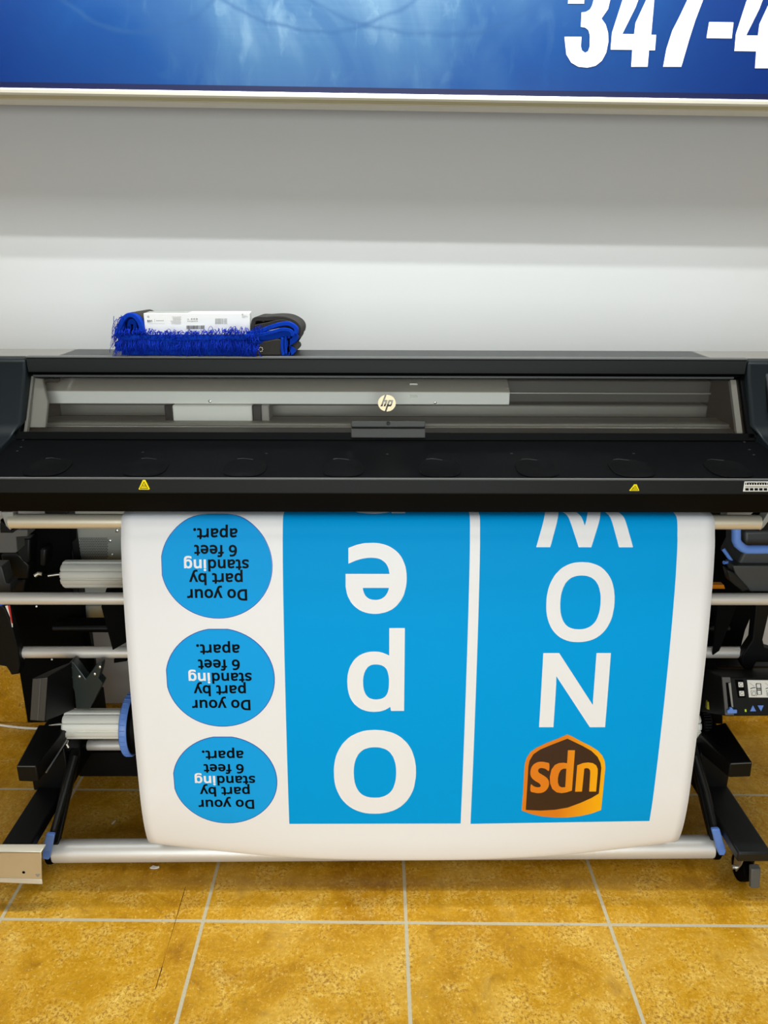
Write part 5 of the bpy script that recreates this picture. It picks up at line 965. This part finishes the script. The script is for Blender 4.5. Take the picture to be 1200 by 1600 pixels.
def text_loops(s, k):
    """outlines of a word in glyph units (1000 per em), and its width"""
    x = 0; out = []
    for ch in s:
        if ch == ' ': x += 240; continue
        adv, loops = GLYPH['text'][ch]
        out += [[(p[0]+x, p[1]) for p in lp] for lp in loops]
        x += adv+k
    return out, x-k

VS = empty('printed_vinyl_sheet', (SX0, 1.64, .55))
tag(VS, 'wide white vinyl print with blue banners, round decals and a shield, hanging from the printer', 'vinyl print')
NU = 56
sb = MB()
for i in range(len(ARC)):
    for j in range(NU+1):
        sb.v.append(sheet(-SW/2+SW*j/NU, ARC[i]))
for i in range(len(ARC)-1):
    for j in range(NU):
        a = i*(NU+1)+j
        sb.f.append((a, a+1, a+NU+2, a+NU+1))
sob = sb.build('vinyl_sheet', 'vinyl', VS, smooth=180)
md = sob.modifiers.new('solid', 'SOLIDIFY'); md.thickness = .0006; md.offset = 0
S_TOP = ARC[NS+4]

def rect_bm(u0, u1, s0, s1):
    return flat_bm([[(u0, s0), (u1, s0), (u1, s1), (u0, s1)]])
def quad_bm(px):
    return flat_bm([[px_us(*p) for p in px]])
def letter(ch, box, weight, parent, material='ink_white'):
    """upside-down letter filling the pixel box (x0, y0, x1, y1) of the photograph"""
    x0, y0, x1, y1 = box
    yc = (y0+y1)/2
    u0, u1 = px_us(x0, yc)[0], px_us(x1, yc)[0]
    s0, s1 = (px_us((x0+x1)/2, y0)[1] if y0 >= 803 else px_us((x0+x1)/2, 855)[1]-(855-y0)*.00140), px_us((x0+x1)/2, y1)[1]
    bm = flat_bm([[(a/1000, b/1000) for a, b in lp] for lp in GLYPH[weight][ch][1]])
    xs = [v.co.x for v in bm.verts]; ys = [v.co.y for v in bm.verts]
    ax, bx_, ay, by = min(xs), max(xs), min(ys), max(ys)
    for v in bm.verts:
        gx, gy = (v.co.x-ax)/(bx_-ax), (v.co.y-ay)/(by-ay)
        v.co = (u1-gx*(u1-u0), s0+gy*(s1-s0), 0)
    if s0 < S_TOP:
        bmesh.ops.bisect_plane(bm, geom=bm.verts[:]+bm.edges[:]+bm.faces[:], plane_co=(0, S_TOP, 0), plane_no=(0, -1, 0), clear_outer=True)
    return map_bm(bm, .0011, 'banner_letter', material, parent)

def banner(pxq, label):
    (a, b, c, d) = [px_us(*p) for p in pxq]       # TL TR BR BL
    uL, uR = (a[0]+d[0])/2, (b[0]+c[0])/2
    sB = (c[1]+d[1])/2
    bm = flat_bm([[(a[0]*.5+uL*.5, S_TOP), (b[0]*.5+uR*.5, S_TOP), (c[0]*.5+uR*.5, c[1]), (d[0]*.5+uL*.5, d[1])]])
    o = map_bm(bm, .0007, 'blue_banner', 'ink_blue', VS)
    return tag(o, label)
ban1 = banner([(443.5, 812), (735, 812), (719, 1286.5), (451, 1287)], 'blue banner with upside-down white letters O p e n')
ban2 = banner([(750, 812), (1059, 812), (1013.5, 1282.5), (735, 1287)], 'blue banner with upside-down white letters N O W and shield emblem')
letter('e', (540, 848, 635.5, 959), 'bold', ban1)
letter('p', (542.5, 981, 632, 1112), 'bold', ban1)
letter('O', (521.7, 1140, 650, 1271), 'bold', ban1)
letter('n', (545, 706, 634, 803.4), 'bold', ban1)
letter('W', (836, 737, 986, 855), 'medium', ban2)
letter('O', (853.5, 878, 960, 1003), 'medium', ban2)
letter('N', (845.5, 1020, 950, 1136), 'medium', ban2)

# round decals
for cx, cy, w_, h_ in ((338.5, 882.5, 175, 168), (344.2, 1058.2, 170.5, 154), (351.8, 1218, 163, 136.5)):
    uc, sc = px_us(cx, cy)
    ua, ub = px_us(cx-w_/2, cy)[0], px_us(cx+w_/2, cy)[0]
    sa = px_us(cx, max(cy-h_/2, 804))[1]; sb_ = px_us(cx, cy+h_/2)[1]
    if cy < 900: sa = sb_-(ub-ua)*.985
    R1, R2 = (ub-ua)/2, (sb_-sa)/2
    uc, sc = (ua+ub)/2, (sa+sb_)/2
    def circ(k, n=72):
        pts = []
        for i in range(n):
            a = 2*math.pi*i/n
            x, y = math.cos(a), math.sin(a)
            x = max(x, -.985); y = max(y, -.985)
            pts.append((uc+R1*k*x, max(sc+R2*k*y, S_TOP)))
        return pts
    ring = map_bm(flat_bm([circ(1.0)]), .0006, 'round_decal', 'ink_line', VS)
    map_bm(flat_bm([circ(.984)]), .0009, 'decal_face', 'ink_sky', ring)
    def line(word, dy, width, dx, material='ink_black', part=None):
        loops, W = text_loops(word, 6)
        sc_ = width*2*R1/W
        f = [[(uc+dx*R1+(W/2-p[0])*sc_, sc+dy*R2+(p[1]-215)*sc_*(R2/R1)) for p in lp] for lp in loops]
        if part:
            # keep only the first n letters or the rest
            n0 = sum(len(GLYPH['text'][c_][1]) for c_ in word[:5])
            f = f[:n0] if part == 'head' else f[n0:]
        bm = flat_bm(f)
        map_bm(bm, .0012, 'decal_lettering', material, ring)
    line('apart.', -.60, .405, -.02)
    line('6 feet', -.30, .385, -.01)
    line('standing', -.035, .59, -.01, part='head')
    line('standing', -.035, .59, -.01, 'ink_white', part='tail')
    line('part by', .22, .485, -.01)
    line('Do your', .52, .55, .0)

# shield emblem (upside down): outlines measured on the photograph
def K(pts): return [px_us(800+x/7.5, 1130+y/7.5) for x, y in pts]
outer = [(112, 1020), (130, 800), (142, 560), (150, 470), (172, 400), (215, 335), (285, 285), (400, 230), (540, 175), (648, 128), (700, 150), (800, 205), (920, 265), (1000, 315), (1055, 375), (1085, 440), (1092, 520), (1080, 640), (1060, 850), (1042, 1015), (930, 1055), (800, 1085), (650, 1102), (500, 1102), (350, 1090), (220, 1060)]
inner = [(160, 1012), (180, 700), (190, 510), (205, 435), (250, 360), (330, 305), (450, 255), (560, 212), (648, 178), (720, 212), (830, 265), (930, 322), (1000, 390), (1035, 460), (1045, 520), (1030, 680), (1016, 820), (930, 872), (800, 930), (650, 985), (500, 1010), (330, 1020)]
sh = map_bm(flat_bm([K(outer)]), .0011, 'shield_emblem', 'ink_gold', ban2)
map_bm(flat_bm([K(inner)]), .0014, 'shield_field', 'ink_brown', ban2)
def smooth_loop(pts, n=4):
    out = []; N_ = len(pts)
    for i in range(N_):
        p0, p1, p2, p3 = pts[i-1], pts[i], pts[(i+1) % N_], pts[(i+2) % N_]
        for k in range(n):
            t = k/n
            out.append(tuple(.5*((2*b)+(-a+c)*t+(2*a-5*b+4*c-d)*t*t+(-a+3*b-3*c+d)*t**3) for a, b, c, d in zip(p0, p1, p2, p3)))
    return out
Ls = [(435, 470), (400, 455), (350, 447), (300, 452), (250, 480), (220, 530), (214, 590), (230, 635), (270, 672), (315, 698), (335, 725), (325, 742), (290, 745), (250, 732), (220, 712), (216, 790), (260, 808), (310, 815), (360, 806), (405, 775), (430, 725), (428, 670), (400, 630), (355, 600), (315, 575), (305, 550), (315, 528), (345, 520), (390, 530), (430, 553)]
Ld_o = [(653, 312), (736, 312), (700, 785), (640, 805), (580, 815), (520, 805), (470, 765), (445, 700), (442, 620), (460, 540), (500, 485), (550, 462), (600, 458), (644, 464)]
Ld_i = [(635, 528), (600, 528), (570, 545), (548, 585), (536, 640), (536, 690), (550, 730), (578, 747), (622, 744)]
Ln = [(762, 488), (830, 462), (890, 455), (945, 463), (985, 490), (1002, 530), (1002, 580), (983, 796), (902, 796), (915, 580), (912, 545), (895, 525), (870, 521), (845, 527), (818, 796), (737, 798)]
for nm, lps in (('s', [smooth_loop(Ls)]), ('d', [Ld_o, Ld_i]), ('n', [Ln])):
    map_bm(flat_bm([K(l) for l in lps]), .0017, 'shield_letter', 'ink_gold', ban2)

# ------------------------------------------------------------------ the blue sign on the wall
SY = 2.20
sA, sB2 = at(0, 147, SY), at(1200, 166, SY)
tilt = math.atan2(sB2.z-sA.z, sB2.x-sA.x)
zb = (sA+(sB2-sA)*((0.02-sA.x)/(sB2.x-sA.x))).z
SG = empty('wall_sign', (0.02, SY, zb))
tag(SG, 'large blue printed sign with white numerals mounted high on the wall above the printer', 'sign')
def sgz(px, py): return at(px, py, SY)
sx0_, sx1_ = -1.75, 1.80
TH = .028
MB().box(sx0_, sx1_, SY, SY+.12, zb+.0, zb+1.0).build('sign_box', 'sign_edge', SG, bevel=.003)
MB().box(sx0_+.02, sx1_-.02, SY-.0025, SY-.0002, zb+.025, zb+.985).build('sign_panel', 'sign_print', SG)
spn = bpy.data.objects['sign_panel']
MB().profx([(SY-.012, zb+.002), (SY-.014, zb+.009), (SY-.012, zb+.0125), (SY, zb+.0135), (SY, zb-.001)], sx0_, sx1_).build('frame_trim', 'trim_alu', SG)
MB().profx([(SY-.009, zb+.002), (SY+.002, zb-.001), (SY+.014, zb-.009), (SY+.014, zb+.0), (SY, zb+.002)], sx0_, sx1_).build('frame_groove', 'trim_gold', SG)
MB().profx([(SY+.012, zb-.008), (SY+.05, zb-.011), (SY+.08, zb-.011), (SY+.08, zb), (SY+.012, zb)], sx0_, sx1_).build('frame_bottom', 'trim_alu', SG)
MB().profx([(SY-.0045, zb+.013), (SY-.0045, zb+.027), (SY, zb+.027), (SY, zb+.013)], sx0_, sx1_).build('sign_border', 'sign_edge', SG)
MB().box(-1.2, -1.1, SY+.12, WALL_Y-.001, zb+.35, zb+.75).build('wall_mount', 'trim_alu', SG)
MB().box(1.1, 1.2, SY+.12, WALL_Y-.001, zb+.35, zb+.75).build('wall_mount', 'trim_alu', SG)
SG.rotation_euler = (0, -tilt, 0)
rotI = Matrix.Rotation(-tilt, 4, 'Y').inverted()
def sg_pts(pts, y):
    out = []
    for x, yy in pts:
        p = at(860+x/3.529, yy/3.529, SY-.004)-SG.location
        p = rotI @ p
        out.append(Vector((p.x, y-SY, p.z))+SG.location)
    return out
def num_glyph(loops, name, label):
    L2 = [[(p.x, p.z) for p in sg_pts(l, SY)] for l in loops]
    bm = flat_bm(L2)
    for v in bm.verts: v.co = Vector((v.co.x, SY-.0034, v.co.y))-SG.location
    me = bpy.data.meshes.new(name); bm.to_mesh(me); bm.free()
    me.materials.append(MATS['sign_white'])
    o = bpy.data.objects.new(name, me); COL.objects.link(o); o.parent = SG
    md_ = o.modifiers.new('solid', 'SOLIDIFY'); md_.thickness = .0008; md_.offset = 0
    return o
three = [(78, 203), (172, 203), (168, 255), (174, 278), (192, 291), (208, 282), (217, 255), (218, 195), (210, 165), (192, 152), (168, 148), (172, 68), (195, 66), (218, 52), (230, 30), (238, 0), (242, -60), (238, -105), (222, -122), (205, -105), (190, -50), (186, 20), (97, 20), (104, -60), (125, -140), (165, -185), (225, -200), (285, -190), (322, -150), (336, -90), (332, -10), (318, 50), (282, 102), (305, 135), (318, 180), (320, 230), (308, 290), (284, 335), (250, 362), (205, 373), (155, 368), (115, 345), (88, 300)]
four_o = [(398, 0), (560-70, -198), (590, -198), (556, 192), (583, 192), (577, 277), (544, 277), (536, 368), (446, 368), (452, 275), (332, 273), (340, 180)]
four_i = [(397, 187), (462, 188), (470, 125), (528, 0), (540, -60), (500, -40), (470, 40)]
seven = [(860-170, -198), (905, -198), (890, -120), (842, 0), (800, 110), (765, 220), (722, 368), (622, 368), (640, 270), (672, 170), (715, 85), (755, 0), (790, -100), (680, -100)]
dash = [(876, 121), (1010, 123), (1000, 212), (861, 210)]
dx4 = 683
four_o2 = [(x+dx4, y+8) for x, y in four_o]; four_i2 = [(x+dx4, y+8) for x, y in four_i]
num_glyph([three], 'numeral', '')
num_glyph([four_o, four_i], 'numeral', '')
num_glyph([seven], 'numeral', '')
num_glyph([dash], 'dash', '')
num_glyph([four_o2, four_i2], 'numeral', '')

# ------------------------------------------------------------------ folded blanket on the printer's top
BF = 1.952; TOPZ = 1.3390
BK = empty('folded_blanket', (at(320, 556, BF).x, 2.03, TOPZ))
tag(BK, 'folded brown blanket with bright blue border and fringe lying on the printer', 'blanket')
def bpt(px, py, y=BF):
    p = at(px, py, BF); return Vector((p.x, y, max(p.z, TOPZ+.001)))
def fold(path, th, y0, y1, name, material, parent, y_in=0.0, wob=0.0):
    """a folded thick ribbon (path in pixels, seen from the front) running back from y0 to y1"""
    pts = catmull(path, 6)
    pts = [bpt(x, y) for x, y in pts]
    n = len(pts); L = []; R = []
    for i, p in enumerate(pts):
        t = (pts[min(i+1, n-1)]-pts[max(i-1, 0)]); t.y = 0
        t.normalize()
        nn = Vector((-t.z, 0, t.x))
        L.append(p+nn*th/2); R.append(p-nn*th/2)
    ring = L+R[::-1]
    for q in ring: q.z = max(q.z, TOPZ+.0006)
    rows = 6; rings = []
    for k in range(rows+1):
        y = y0+(y1-y0)*k/rows
        rings.append([Vector((q.x, y+wob*math.sin(q.x*60+k), q.z-(0.0004*k))) for q in ring])
    return MB().loft(rings).build(name, material, parent, bevel=.002)
path1 = [(190, 552), (250, 552), (340, 552), (440, 552), (452, 551.5), (457, 548), (452, 544.5), (440, 544), (340, 544), (195, 544), (186, 542), (183, 539), (187, 536), (200, 536), (340, 536), (440, 535.5), (455, 533.5), (461, 527.5), (458, 521), (446, 521.5), (428, 525.5), (400, 528.5), (300, 528), (200, 528), (187, 526), (183, 521), (184, 514)]
LO, HI = BF+.024, 2.12
b1o = fold(path1, .0126, LO, HI, 'blanket_cloth', 'cloth_dark', BK)
b2o = fold([(464, 524), (465, 514), (459, 506), (446, 500), (430, 498.5), (412, 499.5), (397, 500), (393, 507), (392, 519)], .011, LO, HI, 'blanket_fold', 'cloth_dark', BK)
b3o = fold([(221, 521), (219, 507), (212, 496), (203, 492), (194, 497), (188, 508), (184, 520)], .011, LO, HI, 'blanket_fold', 'cloth_dark', BK)
# stuffing layers that close the hump on the right and the bulge on the left
fold([(397, 515), (418, 511), (436, 507), (450, 509), (457, 516)], .020, BF+.020, HI-.01, 'inner_fold', 'cloth_dark', b2o)
fold([(200, 524), (201, 508), (204, 503), (207, 510), (208, 524)], .014, BF+.012, HI-.01, 'inner_fold', 'cloth_blue', b3o)
fold(path1, .0134, BF, LO+.004, 'blue_border', 'cloth_blue', b1o)
fold([(462, 522), (462, 513), (452, 506), (438, 506.5), (420, 512), (402, 519), (385, 521)], .010, BF-.004, LO+.01, 'blue_border', 'cloth_blue', b2o)
fold([(458, 525), (455, 517), (442, 514.5), (424, 519), (402, 524), (380, 525)], .009, BF-.008, LO+.01, 'blue_border', 'cloth_blue', b2o)
fold([(222, 521), (219, 507), (212, 496), (203, 492), (194, 497), (188, 508), (184, 520)], .0115, BF-.002, LO+.004, 'blue_border', 'cloth_blue', b3o)
MB().loft([[bpt(x, y, BF-.006) for x, y in ((398, 556), (402, 540), (412, 533), (434, 529), (440, 530), (440, 556))], [bpt(x, y, BF+.01) for x, y in ((398, 556), (402, 540), (412, 533), (434, 529), (440, 530), (440, 556))]]).build('dark_flap', 'cloth_dark', b1o, bevel=.003)
for q in range(3):
    fold([(441.5+q*5, 527-q*1.5), (441+q*5.2, 542-q), (443+q*4, 555-q*2.0)], .0072, BF-.008+q*.004, LO, 'blue_border', 'cloth_blue', b1o)
# small printed flower on the dark flap
fm = MB()
for k in range(8):
    a = 2*math.pi*k/8
    p = bpt(408+3*math.cos(a), 545.5+3.4*math.sin(a), BF-.0062)
    fm.cyl(p, p+Vector((0, -.0008, 0)), .0009, 8)
fm.build('flower_mark', 'plate_metal', b1o)
# blue fringe: loose strands along the front edge and at the left end
fr_ = MB()
for k in range(700):
    px = 184+rng.random()*222
    wave = 3*math.sin(px*.05)+(px-370)*.16*(px > 370)
    y0 = BF-.004-rng.random()*.012
    if k % 3 == 0:
        top, ln = 517.5+wave+rng.uniform(-3, 3), rng.uniform(5, 12)
    else:
        if 236 < px < 292 and rng.random() < .45: continue
        top, ln = 531+wave*.6+rng.uniform(-2, 5), rng.uniform(13, 25)
    lean = rng.uniform(-9, 9)
    pts = []
    for j in range(6):
        t = j/5
        x = px+lean*t*t+rng.uniform(-.8, .8); y = min(top+ln*t, 556.0)
        p = bpt(x, y); p.y = y0-.007*math.sin(t*2.6)-rng.random()*.002
        pts.append(p)
    fr_.tube(pts, .00095, 4, .0006)
for k in range(90):          # wild strands that stand up in front of the box
    px = 225+rng.random()*195
    pts = []; x = px; y = 520+rng.uniform(0, 4)
    h_ = rng.uniform(3, 10)*(1.5 if px > 330 else .8); dx = rng.uniform(-12, 12)
    for j in range(7):
        t = j/6
        p = bpt(x+dx*t, y-h_*math.sin(t*2.7)); p.y = BF-.009-.008*t; pts.append(p)
    fr_.tube(pts, .00065, 4)
for k in range(150):         # tassels at the left end
    x0 = rng.uniform(180, 200); y0 = rng.uniform(493, 524)
    dx = rng.uniform(-14, 2); ln = rng.uniform(14, 36)
    yy = BF+rng.uniform(-.006, .10)
    pts = []
    for j in range(6):
        t = j/5
        p = bpt(x0+dx*t**.7+rng.uniform(-1.2, 1.2), min(y0+ln*t, 555.5)); p.y = yy+.004*math.sin(t*5+k); pts.append(p)
    fr_.tube(pts, .0008, 4, .0006)
tag(fr_.build('fringe', 'fringe', BK), kind='stuff')

# ------------------------------------------------------------------ white carton nested in the blanket
CY = 1.965
cx_a, cx_b = at(225.5, 505, CY).x, at(389, 505, CY).x
cz1 = at(300, 489.8, CY).z; cz0 = at(300, 523.5, CY).z
CB = empty('cartridge_carton', (cx_a, CY, cz0))
tag(CB, 'small long white carton with printed code lines resting on the folded blanket', 'carton')
bxm = MB().box(cx_a, cx_b, CY, CY+.07, cz0, cz1).build('carton_body', 'card_white', CB, bevel=.0012)
MB().box(cx_a+.002, cx_a+.108, CY+.002, CY+.068, cz1-.0003, cz1+.0006).build('carton_flap', 'label_grey', bxm, bevel=.0003)
MB().box(cx_a+.108, cx_b-.002, CY+.002, CY+.068, cz1-.0003, cz1+.0006).build('top_print', 'card_top', bxm, bevel=.0003)
def cpt(x, y):          # pixel of the carton's zoomed face (1200x400 view of 220..400 x 470..530)
    p = at(220+x*.15, 470+y*.15, CY); return p.x, p.z
def card_print(loops, name, material='label_black', off=0.0):
    bm = flat_bm(loops, off)
    for v in bm.verts: v.co = Vector((v.co.x, CY-.0004, v.co.y))-CB.location
    me = bpy.data.meshes.new(name); bm.to_mesh(me); bm.free()
    me.materials.append(MATS[material]); o = bpy.data.objects.new(name, me); COL.objects.link(o); o.parent = CB
    return o
def rects(rs): return [[cpt(a, b), cpt(c, b), cpt(c, d), cpt(a, d)] for a, b, c, d in rs]
loops, W = text_loops('831', 20)
ox, oz = cpt(68, 222); ex_, _ = cpt(122, 222); sc_ = (ex_-ox)/W
card_print([[(ox+p[0]*sc_, oz+p[1]*sc_) for p in lp] for lp in loops], 'carton_number')
ox, oz = cpt(78, 165)
card_print([[(ox+.0021*math.cos(t), oz+.0021*math.sin(t)) for t in [k*math.pi/12 for k in range(24)]], [(ox+.0014*math.cos(t), oz+.0014*math.sin(t)) for t in [k*math.pi/12 for k in range(24)]]], 'round_mark')
card_print(rects([(142, 190, 145, 222), (68, 235, 245, 237)]+[(160+i*20, 203, 174+i*20, 210) for i in range(4)]), 'carton_rules', 'label_grey')
card_print(rects([(320+10*(i % 3)-5*i, 168+14*i, 415-4*(i % 2), 172+14*i) for i in range(6)]), 'small_print', 'label_grey')
card_print(rects([(478, 190, 494, 197), (515, 185, 531, 200), (540, 185, 556, 200), (566, 185, 584, 200)]+[(480+i*16, 211, 490+i*16, 220) for i in range(7)]), 'symbols', 'label_grey')
r2 = random.Random(3)
bars = []; x = 468
while x < 652:
    ww = r2.choice((2, 3, 5)); bars.append((x, 260, x+ww, 298)); x += ww+r2.choice((2.5, 3.5))
card_print(rects(bars), 'barcode')
bars = []; x = 766
while x < 888:
    ww = r2.choice((2, 4, 6)); bars.append((x, 188, x+ww, 246)); x += ww+r2.choice((2.5, 4))
card_print(rects(bars), 'barcode', 'label_grey')
card_print(rects([(1042, 142, 1056, 154), (1042, 160, 1090, 163), (1042, 170, 1106, 173), (1042, 180, 1075, 183), (530, 315, 590, 319), (78, 287, 88, 300)]), 'corner_text', 'label_grey')

CB.rotation_euler = (0, 0, math.radians(5))

# ------------------------------------------------------------------ odds and ends on the floor
ob = MB().prism([at_z(0, 1129, 0)+Vector((-.25, 0, .001)), at_z(43, 1129.5, 0)+Vector((0, 0, .001)), at(32, 1054, 2.345), at(20, 1054, 2.345), at(9, 1041, 2.345), at(0, 1041, 2.345)+Vector((-.25, 0, 0))], (0, .012, 0))
tag(ob.build('ochre_board', 'ochre_board', origin=at_z(20, 1122, 0), bevel=.002), 'mottled ochre board leaning on the wall behind the printer, left of its black leg', 'board')
cpath = [at_z(x, y, .0045) for x, y in catmull([(-60, 1134), (-10, 1132.5), (15, 1135), (41, 1137.5), (75, 1138), (110, 1132)], 5)]
tag(MB().tube(cpath, .0042, 10).build('white_cable', 'cable_white', origin=cpath[3]), 'thin white cable on the floor beside the ochre board', 'cable')
s1 = [at_z(x, y, .0012) for x, y in ((234, 1356.5), (239, 1353.5), (244, 1354), (249, 1354.5), (249, 1356), (245, 1357.5), (240, 1358), (236, 1357.5))]
s1b = [p+Vector((0, 0, .0015+.002*(i % 2))) for i, p in enumerate(s1)]
tag(MB().loft([s1, s1b]).build('paper_scrap', 'paper_scrap', origin=s1[0]), 'small crumpled white paper scrap on the floor in front of the loop bar', 'paper scrap')
s2 = [at_z(x, y, .0008) for x, y in ((174, 1287.5), (177, 1284), (181.5, 1281.5), (179, 1286), (175.5, 1288.5))]
s2b = [p+Vector((0, 0, .0012)) for p in s2]
tag(MB().loft([s2, s2b]).build('paper_scrap', 'paper_scrap', origin=s2[0]), 'thin white paper sliver on the floor behind the loop bar', 'paper scrap')

# ------------------------------------------------------------------ ceiling fixtures around the tubes and the added panels
for i, (fx_, fy_, pw_) in enumerate(FIX):
    t = empty('ceiling_light', (fx_, fy_, CEIL))
    if fx_ == 0:
        tag(t, 'long white twin tube ceiling light running above the printer', 'ceiling light')
        MB().box(-1.2, 1.2, fy_-.09, fy_+.09, CEIL-.045, CEIL-.001).build('light_housing', 'fixture_white', t, bevel=.004)
        for sx in (-1, 1):
            MB().box(sx*1.2-.02, sx*1.2+.02, fy_-.085, fy_+.085, CEIL-.10, CEIL-.045).build('tube_holder', 'fixture_white', t, bevel=.003)
    else:  # frames of the added panels, out of view
        tag(t, 'added flat white ceiling light panel out of view, '+('left' if fx_ < 0 else 'right')+' of the pair in front of the printer', 'ceiling light', 'added ceiling light panels')
        fm_ = MB()
        for a_, b_, c_, d_ in ((-.62, .62, -.22, -.18), (-.62, .62, .18, .22), (-.62, -.58, -.18, .18), (.58, .62, -.18, .18)):
            fm_.box(fx_+a_, fx_+b_, fy_+c_, fy_+d_, CEIL-.05, CEIL-.001)
        fm_.build('added_panel_frame', 'fixture_white', t, bevel=.003)
